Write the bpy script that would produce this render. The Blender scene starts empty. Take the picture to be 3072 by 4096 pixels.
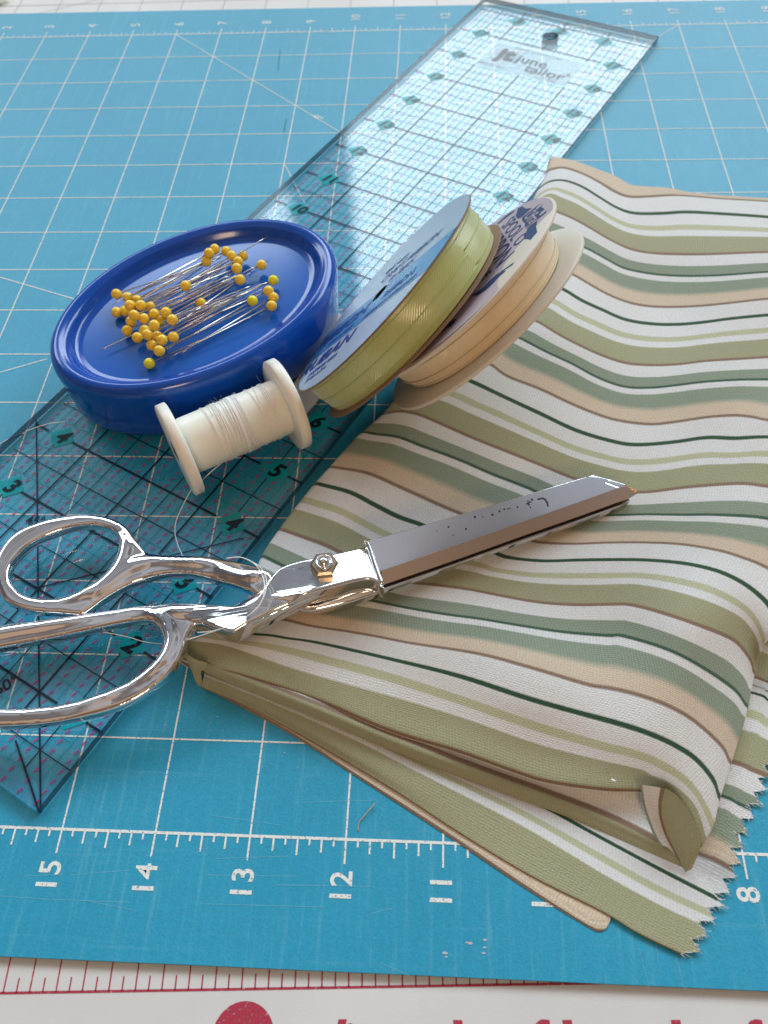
import bpy, bmesh, math, random
from mathutils import Vector, Matrix
# ------------------------------------------------------------------ camera, world, exposure
# the scene is laid out in inches (grid of the cutting mat) and scaled to metres at the end
S = 0.0254
scn = bpy.context.scene
COL = scn.collection
F_PX = 3329.04
CAM = Vector((11.83557, -19.09835, 8.95802))
RM = Matrix(((0.99827414, -0.01367646, 0.05711123), (0.04381679, 0.82096293, -0.56929778), (-0.03910022, 0.57081768, 0.82014532)))
cd = bpy.data.cameras.new('camera'); cam = bpy.data.objects.new('camera', cd); COL.objects.link(cam)
cd.sensor_fit = 'VERTICAL'; cd.sensor_height = 36.0; cd.lens = F_PX / 4096 * 36.0
cd.clip_start = 0.01; cd.clip_end = 50
cam.matrix_world = Matrix.Translation(CAM * S) @ RM.to_4x4()
cd.dof.use_dof = True; cd.dof.focus_distance = 9.7 * S; cd.dof.aperture_fstop = 22.0
scn.camera = cam
scn.render.resolution_x = 768; scn.render.resolution_y = 1024
scn.view_settings.view_transform = 'Standard'; scn.view_settings.look = 'None'
scn.view_settings.exposure = 0.20; scn.view_settings.gamma = 1.0
scn.cycles.max_bounces = 10; scn.cycles.transparent_max_bounces = 16
scn.cycles.glossy_bounces = 6; scn.cycles.transmission_bounces = 8

def NT(nt):
    return (lambda t, **k: mknode(nt, t, **k)), nt.links.new
def mknode(nt, t, **k):
    n = nt.nodes.new(t)
    for a, v in k.items():
        if a.startswith('i_'):
            key = a[2:]; key = int(key) if key.isdigit() else key.replace('_', ' ')
            n.inputs[key].default_value = v
        else: setattr(n, a, v)
    return n
def m_(nt, op, a, b=None, c=None, clamp=False):
    n = nt.nodes.new('ShaderNodeMath'); n.operation = op; n.use_clamp = clamp
    for i, x in enumerate((a, b, c)):
        if x is None: continue
        if isinstance(x, (int, float)): n.inputs[i].default_value = x
        else: nt.links.new(x, n.inputs[i])
    return n.outputs[0]
def sstep(nt, x, a, b):
    n = nt.nodes.new('ShaderNodeMapRange'); n.interpolation_type = 'SMOOTHSTEP'
    nt.links.new(x, n.inputs[0]); n.inputs[1].default_value = a; n.inputs[2].default_value = b
    return n.outputs[0]
def mixc(nt, f, a, b, mode='MIX'):
    n = nt.nodes.new('ShaderNodeMix'); n.data_type = 'RGBA'; n.blend_type = mode
    if isinstance(f, (int, float)): n.inputs[0].default_value = f
    else: nt.links.new(f, n.inputs[0])
    for i, x in ((6, a), (7, b)):
        if isinstance(x, (tuple, list)): n.inputs[i].default_value = (*x[:3], 1)
        else: nt.links.new(x, n.inputs[i])
    return n.outputs[2]

# world: a procedural picture of the room round the table (two bright windows ahead, grey
# ceiling overhead, warm wood-brown room behind the viewer)
wd = bpy.data.worlds.new('World'); scn.world = wd; wd.use_nodes = True
wn = wd.node_tree; wn.nodes.clear()
tc = wn.nodes.new('ShaderNodeTexCoord'); sp = wn.nodes.new('ShaderNodeSeparateXYZ'); wn.links.new(tc.outputs['Generated'], sp.inputs[0])
dx, dy, dz = sp.outputs
az = m_(wn, 'MULTIPLY', m_(wn, 'ARCTAN2', dx, dy), 57.29578)      # degrees right of straight ahead
el = m_(wn, 'MULTIPLY', m_(wn, 'ARCSINE', dz), 57.29578)
def box(a0, a1, e0, e1, s=1.2, se=2.5):
    a = m_(wn, 'MULTIPLY', sstep(wn, az, a0 - s, a0 + s), m_(wn, 'SUBTRACT', 1.0, sstep(wn, az, a1 - s, a1 + s)))
    e = m_(wn, 'MULTIPLY', sstep(wn, el, e0 - se, e0 + se), m_(wn, 'SUBTRACT', 1.0, sstep(wn, el, e1 - se, e1 + se)))
    return m_(wn, 'MULTIPLY', a, e)
win_main = box(-6.5, 62, 24, 43, 0.7, 2.5)
win_left = box(-62, -11.5, 24, 37.5, 0.7, 1.5)
WIN = 9.8
front = sstep(wn, dy, -0.05, 0.22)
room = mixc(wn, front, (0.34, 0.24, 0.17), (0.22, 0.24, 0.28))            # warm behind, cool wall in front
ceil = mixc(wn, front, (0.46, 0.33, 0.24), (0.42, 0.43, 0.47))
up = sstep(wn, el, 44, 58)
base = mixc(wn, up, room, ceil)
low = sstep(wn, el, -4, 3)
base = mixc(wn, low, (0.12, 0.09, 0.07), base)
nz = mknode(wn, 'ShaderNodeTexNoise', i_Scale=3.5, i_Detail=2.0); wn.links.new(tc.outputs['Generated'], nz.inputs[0])
base = mixc(wn, 1.0, base, mixc(wn, sstep(wn, nz.outputs[0], .42, .6), (0.55, 0.5, 0.46), (1.35, 1.3, 1.25)), 'MULTIPLY')
gl = mixc(wn, sstep(wn, el, 8, 40), (WIN * 0.95, WIN * 1.0, WIN * 1.02), (WIN * 0.80, WIN * 0.96, WIN * 1.06))
c = mixc(wn, win_main, base, gl)
c = mixc(wn, win_left, c, mixc(wn, 0.5, gl, (WIN * .5, WIN * .6, WIN * .68)))
lampw = box(160, 174, 27, 38, 2, 2)                                       # a small warm lamp behind the viewer
c = mixc(wn, lampw, c, (20.0, 14.0, 8.8))
bg = wn.nodes.new('ShaderNodeBackground'); wn.links.new(c, bg.inputs[0]); bg.inputs[1].default_value = 0.72
wo = wn.nodes.new('ShaderNodeOutputWorld'); wn.links.new(bg.outputs[0], wo.inputs[0])
wd.cycles.sampling_method = 'MANUAL'; wd.cycles.sample_map_resolution = 1024

# ------------------------------------------------------------------ helpers
def V(*a): return Vector(a)
def at(x, y, z=0.0):
    """point of the table scene seen at photo pixel x, y at height z (inches)"""
    d = RM @ Vector(((x - 1536) / F_PX, -(y - 2048) / F_PX, -1)); return CAM + d * ((z - CAM.z) / d.z)
def hit(x, y, P, n):
    d = RM @ Vector(((x - 1536) / F_PX, -(y - 2048) / F_PX, -1)); return CAM + d * ((P - CAM).dot(n) / d.dot(n))
def base_of(o):
    p = Vector((0, 0, 0))
    while o is not None: p = p + Vector(o.location); o = o.parent
    return p
def tag(o, label=None, cat=None, group=None, kind=None):
    for k, v in (('label', label), ('category', cat), ('group', group), ('kind', kind)):
        if v: o[k] = v
    return o
def thing(name, label, cat, loc, group=None):
    o = bpy.data.objects.new(name, None); COL.objects.link(o); o.location = loc; o.empty_display_size = .01
    return tag(o, label, cat, group)
def obj(name, vs, fs, mat, parent=None, smooth=True, uvs=None, loc=None, attr=None):
    """link a mesh; vs in world inches"""
    me = bpy.data.meshes.new(name)
    org = base_of(parent) if parent is not None else Vector(loc or (0, 0, 0))
    me.from_pydata([Vector(v) - org for v in vs], [], fs); me.update()
    if uvs:
        l = me.uv_layers.new(name='UVMap')
        for lp in me.loops: l.data[lp.index].uv = uvs[lp.vertex_index]
    if attr:
        for an, vals in attr.items():
            at_ = me.attributes.new(an, 'FLOAT', 'POINT'); at_.data.foreach_set('value', vals)
    for p in me.polygons: p.use_smooth = smooth
    if mat: me.materials.append(mat)
    o = bpy.data.objects.new(name, me); COL.objects.link(o)
    if parent is not None: o.parent = parent
    else: o.location = org
    return o
class MB:
    def __init__(s): s.v = []; s.f = []; s.u = []
    def add(s, vs, fs, us=None):
        n = len(s.v); s.v += [Vector(v) for v in vs]; s.f += [tuple(i + n for i in f) for f in fs]; s.u += us if us else [(0, 0)] * len(vs)
    def quad(s, a, b, c, d): s.add([a, b, c, d], [(0, 1, 2, 3)])
    def line(s, a, b, w, z=None):
        a = Vector(a); b = Vector(b); d = b - a; n = Vector((-d.y, d.x, 0)).normalized() * w / 2
        s.quad(a - n, b - n, b + n, a + n)
    def tube(s, pts, r, k=8, closed=False, cap=True):
        pts = [Vector(p) for p in pts]; N = len(pts); rr = r if isinstance(r, (list, tuple)) else [r] * N
        t0 = (pts[1] - pts[0]).normalized(); up = Vector((0, 0, 1)) if abs(t0.z) < .9 else Vector((1, 0, 0))
        n0 = t0.cross(up).normalized(); vs = []; 
        for i, p in enumerate(pts):
            t = (pts[min(i + 1, N - 1)] - pts[max(i - 1, 0)]).normalized()
            n0 = (n0 - t * n0.dot(t)).normalized(); b = t.cross(n0)
            for j in range(k):
                a = 2 * math.pi * j / k; vs.append(p + (n0 * math.cos(a) + b * math.sin(a)) * rr[i])
        fs = [(i * k + j, i * k + (j + 1) % k, (i + 1) * k + (j + 1) % k, (i + 1) * k + j) for i in range(N - 1) for j in range(k)]
        if cap: fs += [tuple(range(k))[::-1], tuple((N - 1) * k + j for j in range(k))]
        s.add(vs, fs)
    def prism(s, poly, z0, z1):
        n = len(poly); vs = [Vector((p[0], p[1], z0)) for p in poly] + [Vector((p[0], p[1], z1)) for p in poly]
        s.add(vs, [tuple(range(n))[::-1], tuple(range(n, 2 * n))] + [(i, (i + 1) % n, n + (i + 1) % n, n + i) for i in range(n)])
    def build(s, name, mat, parent=None, smooth=False, uv=False, loc=None): return obj(name, s.v, s.f, mat, parent, smooth, s.u if uv else None, loc)
def catmull(pts, n=6, closed=False, corners=()):
    P = [Vector(p) for p in pts]; N = len(P); out = []
    rng = range(N) if closed else range(N - 1)
    for i in rng:
        p1 = P[i]; p2 = P[(i + 1) % N]
        p0 = P[(i - 1) % N] if (closed or i > 0) else p1 * 2 - p2
        p3 = P[(i + 2) % N] if (closed or i < N - 2) else p2 * 2 - p1
        if i in corners: p0 = p1 * 2 - p2
        if (i + 1) % N in corners: p3 = p2 * 2 - p1
        for k in range(n):
            t = k / n
            out.append(0.5 * ((2 * p1) + (p2 - p0) * t + (2 * p0 - 5 * p1 + 4 * p2 - p3) * t * t + (3 * p1 - p0 - 3 * p2 + p3) * t ** 3))
    if not closed: out.append(P[-1])
    return out
def resample(pts, n):
    L = [0]
    for a, b in zip(pts, pts[1:]): L.append(L[-1] + (b - a).length)
    out = []; j = 0
    for i in range(n):
        t = L[-1] * i / (n - 1)
        while j < len(L) - 2 and L[j + 1] < t: j += 1
        out.append(pts[j].lerp(pts[j + 1], (t - L[j]) / max(1e-9, L[j + 1] - L[j])))
    return out
def text_mesh(txt, size, bold=0.0, align='CENTER', shear=0.0, space=1.0):
    cu = bpy.data.curves.new('t', 'FONT'); cu.body = txt; cu.size = size; cu.align_x = align; cu.align_y = 'CENTER'; cu.offset = bold; cu.shear = shear; cu.space_character = space
    cu.resolution_u = 3
    o = bpy.data.objects.new('t', cu); COL.objects.link(o); bpy.context.view_layer.update()
    me = o.to_mesh(); vs = [v.co.copy() for v in me.vertices]; fs = [tuple(p.vertices) for p in me.polygons]; o.to_mesh_clear()
    bpy.data.objects.remove(o); bpy.data.curves.remove(cu); return vs, fs
_tc = {}
def put_text(mb, txt, P, ex, ey, size, bold=0.0, sx=1.0, shear=0.0, align='CENTER', space=1.0):
    k = (txt, size, bold, shear, align, space)
    if k not in _tc: _tc[k] = text_mesh(txt, size, bold, align, shear, space)
    vs, fs = _tc[k]; mb.add([P + ex * (v.x * sx) + ey * v.y for v in vs], fs)

# ------------------------------------------------------------------ materials
def mat(name, col, rough=.5, metal=0.0, spec=.5, **k):
    m = bpy.data.materials.new(name); m.use_nodes = True; b = m.node_tree.nodes['Principled BSDF']
    b.inputs['Base Color'].default_value = (*col, 1); b.inputs['Roughness'].default_value = rough; b.inputs['Metallic'].default_value = metal
    b.inputs['Specular IOR Level'].default_value = spec
    for a, v in k.items(): b.inputs[a.replace('_', ' ')].default_value = v
    return m
def parts(m): nt = m.node_tree; return nt, nt.nodes['Principled BSDF']
def inch(nt, scale=(1, 1, 1), src='Object', rot=(0, 0, 0)):
    t = nt.nodes.new('ShaderNodeTexCoord'); mp = nt.nodes.new('ShaderNodeMapping')
    k = 1 / S if src == 'Object' else 1.0
    mp.inputs['Scale'].default_value = tuple(k * q for q in scale); mp.inputs['Rotation'].default_value = rot
    nt.links.new(t.outputs[src], mp.inputs[0]); return mp.outputs[0]
def noise(nt, vec, scale, detail=3.0, rough=.55, out=0):
    n = mknode(nt, 'ShaderNodeTexNoise', i_Scale=scale, i_Detail=detail, i_Roughness=rough); nt.links.new(vec, n.inputs[0]); return n.outputs[out]
def bump(nt, b, h, strength, dist):
    n = nt.nodes.new('ShaderNodeBump'); n.inputs['Strength'].default_value = strength; n.inputs['Distance'].default_value = dist * S
    nt.links.new(h, n.inputs['Height']); nt.links.new(n.outputs[0], b.inputs['Normal']); return n

M_mat = mat('blue_mat_vinyl', (.012, .26, .50), .48, spec=.5)
nt, b = parts(M_mat)
v = inch(nt); n1 = noise(nt, v, .35, 3); n2 = noise(nt, v, 42, 3, .7)
n3 = noise(nt, inch(nt, (7.5, .35, 1)), 1.6, 5, .75)      # long knife wear running up the mat
n4 = noise(nt, inch(nt, (.3, 9, 1)), 1.3, 4, .7)
col = mixc(nt, n1, (.010, .275, .448), (.024, .348, .54))
wear = m_(nt, 'MULTIPLY', sstep(nt, n3, .50, .78), .42)
col = mixc(nt, wear, col, (.16, .50, .62))
col = mixc(nt, m_(nt, 'MULTIPLY', sstep(nt, n4, .56, .8), .28), col, (.16, .46, .62))
col = mixc(nt, 1.0, col, mixc(nt, n2, (.68, .72, .75), (1.32, 1.28, 1.25)), 'MULTIPLY')
n5 = noise(nt, inch(nt), .55, 7, .72)
col = mixc(nt, m_(nt, 'MULTIPLY', sstep(nt, n5, .60, .72), .30), col, (.22, .52, .62))
nt.links.new(col, b.inputs['Base Color'])
nt.links.new(m_(nt, 'MULTIPLY_ADD', n3, .22, .36), b.inputs['Roughness'])
bump(nt, b, n2, .35, .012)

def print_mat(name, colr, gap=.0, rough=.6):
    m = mat(name, colr, rough, spec=.3); nt, b = parts(m)
    if gap:
        v = inch(nt); n = noise(nt, v, 34, 3, .7); k = noise(nt, v, 1.3, 2)
        a = m_(nt, 'MULTIPLY', sstep(nt, n, .30, .46), sstep(nt, m_(nt, 'ADD', k, m_(nt, 'MULTIPLY', n, .3)), gap, gap + .15))
        nt.links.new(a, b.inputs['Alpha'])
    return m
M_white_print = print_mat('white_print', (.78, .80, .77), .36)
M_white_print2 = print_mat('white_print_clean', (.78, .80, .78))
M_red_print = print_mat('red_print', (.42, .035, .07), .25)
M_grey_print = print_mat('grey_print', (.30, .28, .28), .0)
M_under = mat('white_mat_plastic', (.66, .64, .62), .42, spec=.5)
nt, b = parts(M_under); v = inch(nt); nt.links.new(mixc(nt, noise(nt, v, .8, 3), (.60, .575, .56), (.72, .71, .69)), b.inputs['Base Color']); bump(nt, b, noise(nt, v, 60), .15, .01)
M_table = mat('table_top', (.5, .46, .42), .5)

# clear acrylic: a thin glassy slab that lets light through to the mat
def acrylic(name, f0, f1, rough):
    m = bpy.data.materials.new(name); m.use_nodes = True; nt = m.node_tree; nt.nodes.clear()
    g1 = mknode(nt, 'ShaderNodeBsdfGlossy', i_Roughness=rough, i_Color=(1, 1, 1, 1)); t1 = mknode(nt, 'ShaderNodeBsdfTransparent', i_Color=(1, 1, 1, 1))
    fr = mknode(nt, 'ShaderNodeLayerWeight', i_Blend=.5); mx = nt.nodes.new('ShaderNodeMixShader')
    v = inch(nt); sm = m_(nt, 'MULTIPLY_ADD', noise(nt, v, 1.1, 4), .5, .75)
    f = m_(nt, 'MULTIPLY_ADD', m_(nt, 'POWER', fr.outputs[1], 4.5), f1 * .92, f0)
    nt.links.new(m_(nt, 'MULTIPLY', f, sm, clamp=True), mx.inputs[0]); nt.links.new(t1.outputs[0], mx.inputs[1]); nt.links.new(g1.outputs[0], mx.inputs[2])
    bn = mknode(nt, 'ShaderNodeBump', i_Strength=.12, i_Distance=.02 * S); nt.links.new(noise(nt, v, .9, 2), bn.inputs['Height']); nt.links.new(bn.outputs[0], g1.inputs['Normal'])
    ou = nt.nodes.new('ShaderNodeOutputMaterial'); nt.links.new(mx.outputs[0], ou.inputs[0]); return m
M_acr = acrylic('clear_acrylic', .022, .08, .03)
M_acr2 = acrylic('clear_acrylic_underside', .052, .20, .05)
M_acr_edge = mat('acrylic_edge', (.012, .06, .12), .2, spec=.4)
nt, b = parts(M_acr_edge); b.inputs['Alpha'].default_value = .8
def film(name, colr, a):
    m = mat(name, colr, .5, spec=.1); m.node_tree.nodes['Principled BSDF'].inputs['Alpha'].default_value = a; return m
M_ink = film('black_ink', (.006, .012, .03), .9); M_teal = film('teal_ink', (.02, .40, .50), .52); M_mag = film('magenta_ink', (.50, .010, .20), .9)
M_dia = film('teal_patch', (.0, .44, .50), .74); M_inkg = film('grey_ink', (.10, .12, .14), .8); M_frost = film('frosted_panel', (.55, .66, .70), .30)

M_dish = mat('blue_glossy_plastic', (.003, .068, .40), .11, spec=.5)
nt, b = parts(M_dish); v = inch(nt); nt.links.new(m_(nt, 'MULTIPLY_ADD', noise(nt, v, 3, 4), .16, .07), b.inputs['Roughness']); bump(nt, b, noise(nt, v, 9, 5), .04, .01)
M_head = mat('orange_yellow_bead', (.90, .60, .04), .2, spec=.6, Subsurface_Weight=.15, Subsurface_Scale=.002)
M_head2 = mat('lemon_yellow_bead', (.80, .74, .01), .2, spec=.6, Subsurface_Weight=.15, Subsurface_Scale=.002)
M_pin = mat('pin_steel', (.62, .58, .53), .26, 1.0)
M_spool = mat('ivory_plastic', (.84, .83, .75), .36, spec=.4, Subsurface_Weight=.35, Subsurface_Scale=.004)
nt, b = parts(M_spool); bump(nt, b, noise(nt, inch(nt), 14, 4), .05, .01)
M_thread = mat('white_thread', (.90, .90, .88), .6)
M_chrome = mat('chrome', (.80, .80, .81), .055, 1.0)
nt, b = parts(M_chrome); v = inch(nt); nt.links.new(m_(nt, 'MULTIPLY_ADD', noise(nt, v, 5, 5), .09, .02), b.inputs['Roughness']); bump(nt, b, noise(nt, v, 2.2, 3), .10, .012)
M_blade = mat('polished_blade_steel', (.74, .74, .77), .12, 1.0)
nt, b = parts(M_blade); bump(nt, b, noise(nt, inch(nt, (1, .1, 1), rot=(0, 0, 1.2)), 60, 2), .03, .004)
M_bevel = mat('ground_edge_steel', (.64, .56, .50), .22, 1.0)
M_brass = mat('aged_steel_nut', (.55, .46, .36), .25, 1.0)
M_dark = mat('dark_mark', (.01, .01, .015), .6)
M_card = mat('paper_card', (.62, .62, .60), .7)
M_kraft = mat('brown_cardboard', (.24, .15, .085), .75)
M_cream_card = mat('ivory_card_flange', (.68, .63, .54), .55, Subsurface_Weight=.1, Subsurface_Scale=.002)
M_label = mat('pale_blue_label', (.52, .60, .70), .22, spec=.6)
M_band = mat('blue_label_band', (.09, .29, .58), .2, spec=.6)
M_bink = mat('label_ink', (.02, .05, .30), .4)
M_pink = mat('lilac_label', (.52, .43, .49), .5)
M_navy = mat('navy_label_ink', (.02, .055, .17), .5)
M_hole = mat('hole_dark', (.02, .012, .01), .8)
def satin(name, c0, c1):
    m = mat(name, c0, .24, spec=1.0); nt, b = parts(m)
    uv = inch(nt, (1, 1, 1), 'UV')
    w1 = mknode(nt, 'ShaderNodeTexWave', i_Scale=14.0, i_Distortion=.5); w1.bands_direction = 'DIAGONAL'; nt.links.new(uv, w1.inputs[0])
    n = noise(nt, uv, 3, 3)
    nt.links.new(mixc(nt, n, c0, c1), b.inputs['Base Color'])
    b.inputs['Anisotropic'].default_value = .5; b.inputs['Sheen Weight'].default_value = .6
    h = m_(nt, 'ADD', m_(nt, 'MULTIPLY', w1.outputs['Fac'], .6), m_(nt, 'MULTIPLY', n, .5)); bump(nt, b, h, .32, .010); return m
M_green = satin('green_satin', (.40, .45, .12), (.52, .58, .24)); M_cream = satin('cream_satin', (.76, .60, .36), (.84, .71, .49))
M_gedge = mat('green_selvedge', (.44, .52, .22), .6); M_cedge = mat('cream_selvedge', (.74, .62, .42), .6)

# striped cotton: stripes are woven in across the cloth (UV y, one unit per repeat)
M_cloth = mat('striped_cotton', (.7, .7, .7), .85, spec=.15); nt, b = parts(M_cloth)
tcn = nt.nodes.new('ShaderNodeTexCoord'); sx = nt.nodes.new('ShaderNodeSeparateXYZ'); nt.links.new(tcn.outputs['UV'], sx.inputs[0])
wob = noise(nt, inch(nt, (1, 12, 1), 'UV'), 25, 2); fv = m_(nt, 'FRACT', m_(nt, 'ADD', m_(nt, 'ADD', sx.outputs[1], 10.5), m_(nt, 'MULTIPLY', m_(nt, 'SUBTRACT', wob, .5), .006)))
cr = nt.nodes.new('ShaderNodeValToRGB'); nt.links.new(fv, cr.inputs[0])
Wc = (.84, .85, .85); DG = (.035, .10, .05); OT = (.58, .60, .40); OL = (.43, .43, .27); BR = (.30, .205, .145); SG = (.31, .375, .29); SGD = (.06, .13, .085); BE = (.74, .62, .48)
e = .0035; st = []
def seg(a, bb, c1): st.append((a, bb, c1))
stripes = [(-.5 + .5 + .012, .112, Wc), (.112, .158, OT), (.158, .212, Wc), (.212, .36, OL), (.36, .383, BR), (.383, .48, Wc), (.48, .562, SG), (.562, .582, SGD), (.582, .628, Wc), (.628, .725, SG), (.755, .838, BE), (.838, .858, BR), (.858, .985, Wc)]
stops = [(0.0, DG), (.010, DG)]
for a, bb, c1 in stripes: stops += [(a + e, c1), (bb - e, c1)]
stops += [(.988, DG), (1.0, DG)]
while len(cr.color_ramp.elements) < 2: cr.color_ramp.elements.new(.5)
els = cr.color_ramp.elements
# phase: UV shifted by .5 so fract(v+.5); remap the stops accordingly
rem = []
for p_, c_ in stops:
    q = p_ + .5
    rem.append(((q - 1.0) if q >= 1.0 else q, c_))
rem = sorted([(p_, c_) for p_, c_ in rem], key=lambda t: t[0])
rem = [r for i, r in enumerate(rem) if i == 0 or r[0] - rem[i - 1][0] > 1e-5 or r[1] != rem[i - 1][1]]
els[0].position = rem[0][0]; els[0].color = (*rem[0][1], 1); els[1].position = rem[-1][0]; els[1].color = (*rem[-1][1], 1)
for p_, c_ in rem[1:-1]:
    q = els.new(p_); q.color = (*c_, 1)
uvw = inch(nt, (1, 3.2, 1), 'UV')
wA = mknode(nt, 'ShaderNodeTexWave', i_Scale=9.0, i_Distortion=1.2, i_Detail=1.0); wA.bands_direction = 'X'; nt.links.new(uvw, wA.inputs[0])
wB = mknode(nt, 'ShaderNodeTexWave', i_Scale=9.0, i_Distortion=1.2, i_Detail=1.0); wB.bands_direction = 'Y'; nt.links.new(uvw, wB.inputs[0])
wv = m_(nt, 'MULTIPLY', wA.outputs['Fac'], wB.outputs['Fac']); wn2 = noise(nt, uvw, 38, 3, .7)
wt = m_(nt, 'ADD', m_(nt, 'MULTIPLY', wv, .30), m_(nt, 'MULTIPLY', wn2, .95))
colc = mixc(nt, 1.0, cr.outputs[0], mixc(nt, wt, (.66, .65, .63), (1.24, 1.24, 1.25)), 'MULTIPLY')
nt.links.new(colc, b.inputs['Base Color']); b.inputs['Sheen Weight'].default_value = .2
bump(nt, b, wt, .8, .016)
tr = nt.nodes.new('ShaderNodeBsdfTranslucent'); nt.links.new(colc, tr.inputs[0]); ms = nt.nodes.new('ShaderNodeMixShader'); ms.inputs[0].default_value = .10
om = [n for n in nt.nodes if n.type == 'OUTPUT_MATERIAL'][0]; nt.links.new(b.outputs[0], ms.inputs[1]); nt.links.new(tr.outputs[0], ms.inputs[2]); nt.links.new(ms.outputs[0], om.inputs[0])

# ------------------------------------------------------------------ setting: table, lower white mat
m = MB(); m.prism([(-30, -45), (60, -45), (60, 40), (-30, 40)], -1.2, -.15)
tag(m.build('table', M_table, loc=(0, 0, -1.2)), kind='structure')
th3 = 0.0548; ux = V(math.cos(th3), math.sin(th3), 0); uy = V(-math.sin(th3), math.cos(th3), 0)
U0 = V(7.803, -18.503, 0)
under = thing('cutting_mat', 'white translucent cutting mat with red and grey print, lying beneath the blue mat', 'cutting mat', (10, -9, -.15))
m = MB(); P0 = [U0 + ux * a + uy * b_ for a, b_ in ((-14, -1.6), (26, -1.6), (26, 25), (-14, 25))]; m.prism([(p.x, p.y) for p in P0], -.148, -.064)
m.build('mat_sheet', M_under, under)
zr = V(0, 0, -.061); m = MB()
m.line(U0 - ux * 6 + zr, U0 + ux * 14 + zr, .022)
for i in range(-30, 110):
    L = (.30 if i % 2 == 0 else .125); p = U0 + ux * (.1275 * i) + zr
    m.line(p, p + uy * L, .014)
cc = at(975, 4096, -.061) + uy * -.105
m.add([cc + (ux * math.cos(a) + uy * math.sin(a)) * .29 for a in [2 * math.pi * i / 40 for i in range(40)]], [tuple(range(40))])
for ch, px in (('m', 30), ('n', 520), ('/', 1345), ('i', 1400), ('c', 1720), ('l', 1832), ('f', 2150), ('l', 2270), ('t', 2560), ('l', 2705), ('f', 3000), ('l', 3110)):
    put_text(m, ch, at(px, 4096, -.061) - uy * (.20 if ch not in 'mn' else .16), ux, uy, .56, .018)
m.build('red_scale_print', M_red_print, under)
m = MB()
for i in range(-3, 18):
    p = V(1.885 + i * .992, 1.0, -.061); m.line(p, p + V(-.045, 3.0, 0), .014)
m.line(V(1.7, .9, -.0608), V(5.2, 2.6, -.0608), .012); m.line(V(-3, 1.62, -.0606), V(22, 1.86, -.0606), .014)
m.build('grey_grid_print', M_grey_print, under)

# blue mat
blue = thing('cutting_mat', 'worn blue self-healing cutting mat with white inch grid, everything lies on it', 'cutting mat', (10, -9, -.06))
bmx = bmesh.new(); co = [(-1.05, -18.2), (24.1, -18.2), (24.1, 1.03), (-1.05, 1.16)]
m = MB(); m.prism(co, -.058, 0.0); m.build('mat_sheet', M_mat, blue)
m = MB(); z = .0035
for i in range(0, 24): m.line(V(i, -17.24, z), V(i, .22, z), .020)
for j in range(0, 18): m.line(V(0, -j, z + .0004), V(23, -j, z + .0004), .030 if j in (0, 17) else .020)
for i in range(0, 23):
    for k in range(1, 8):
        L = .15 if k == 4 else (.12 if k % 2 == 0 else .065); x = i + k / 8
        m.line(V(x, .012, z), V(x, L, z), .014); m.line(V(x, -17.012, z), V(x, -17 - L * 1.15, z), .020)
m.line(V(6, 0, z + .0008), V(10.2, -4.2, z + .0008), .018); m.line(V(17, 0, z + .0008), V(14, -3, z + .0008), .018)
m.line(V(4.2, -8.06, z + .0008), V(6.4, -8.9, z + .0008), .02); m.line(V(3.4, -11.2, z + .0008), V(5.9, -10.1, z + .0008), .02)
m.line(V(9.0, -5.0, z + .0008), V(9.5, -6.2, z + .0008), .014)
m.build('grid_lines', M_white_print, blue)
m = MB(); m2 = MB()
for i in range(1, 23):
    put_text(m2, str(i), V(i - .005, .60 if i > 9 else .47, z), V(0, 1, 0), V(-1, 0, 0), .30, .001, sx=1.0)
    put_text(m, str(23 - i), V(i - .008, -17.46 if 23 - i > 9 else -17.38, z), V(0, 1, 0), V(-1, 0, 0), .31, .005, space=1.05)
P45 = at(1270, 470, z); put_text(m, '45°', P45, V(.707, -.707, 0), V(.707, .707, 0), .16, .004)
m.build('grid_numbers', M_white_print, blue); m2.build('far_edge_numbers', M_white_print2, blue)
m = MB(); random.seed(5)
def scratch(x0, y0, x1, y1, w): 
    a = at(x0, y0, .0042); bq = at(x1, y1, .0042); m.line(a, bq, w)
for x0, y0, x1, y1 in ((0, 3583, 160, 3595), (160, 3595, 520, 3610), (280, 3500, 520, 3480), (330, 3600, 545, 3642), (860, 3434, 1160, 3424), (800, 3615, 1300, 3628), (1480, 3655, 1580, 3630), (1520, 3850, 1640, 3905), (840, 3260, 1120, 3300), (820, 3500, 1180, 3505), (1100, 3540, 1480, 3545), (1200, 3210, 1500, 3200), (90, 3505, 250, 3497), (2550, 3770, 2600, 3960), (2620, 3740, 2640, 3900), (2700, 3820, 2740, 3960)):
    scratch(x0, y0, x1, y1, .006)
m.build('knife_scratches', film('pale_scratch', (.35, .60, .70), .30), blue)
m = MB(); m.line(at(1120, 200, .0042), at(1112, 280, .0042), .02); m.line(at(1145, 475, .0042), at(1135, 530, .0042), .02)
m.build('green_ink_stroke', film('green_ink', (0, .22, .2), .55), blue)
m = MB()
for x, y, r in ((1780, 3812, .02), (1785, 3827, .012), (1868, 3770, .012), (1940, 3760, .016), (1938, 3790, .013), (1935, 3812, .014), (1880, 3773, .02), (660, 2900, .008), (1137, 3010, .008), (1190, 3068, .006), (870, 2867, .008)):
    p = at(x, y, .0045); m.add([p + V(r * math.cos(a) * 1.5, r * .6 * math.sin(a), 0) for a in (0, 1.2, 2.1, 3.3, 4.4, 5.3)], [(0, 1, 2, 3, 4, 5)])
m.build('lint_specks', film('pale_lint', (.7, .62, .62), .75), blue)

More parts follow.
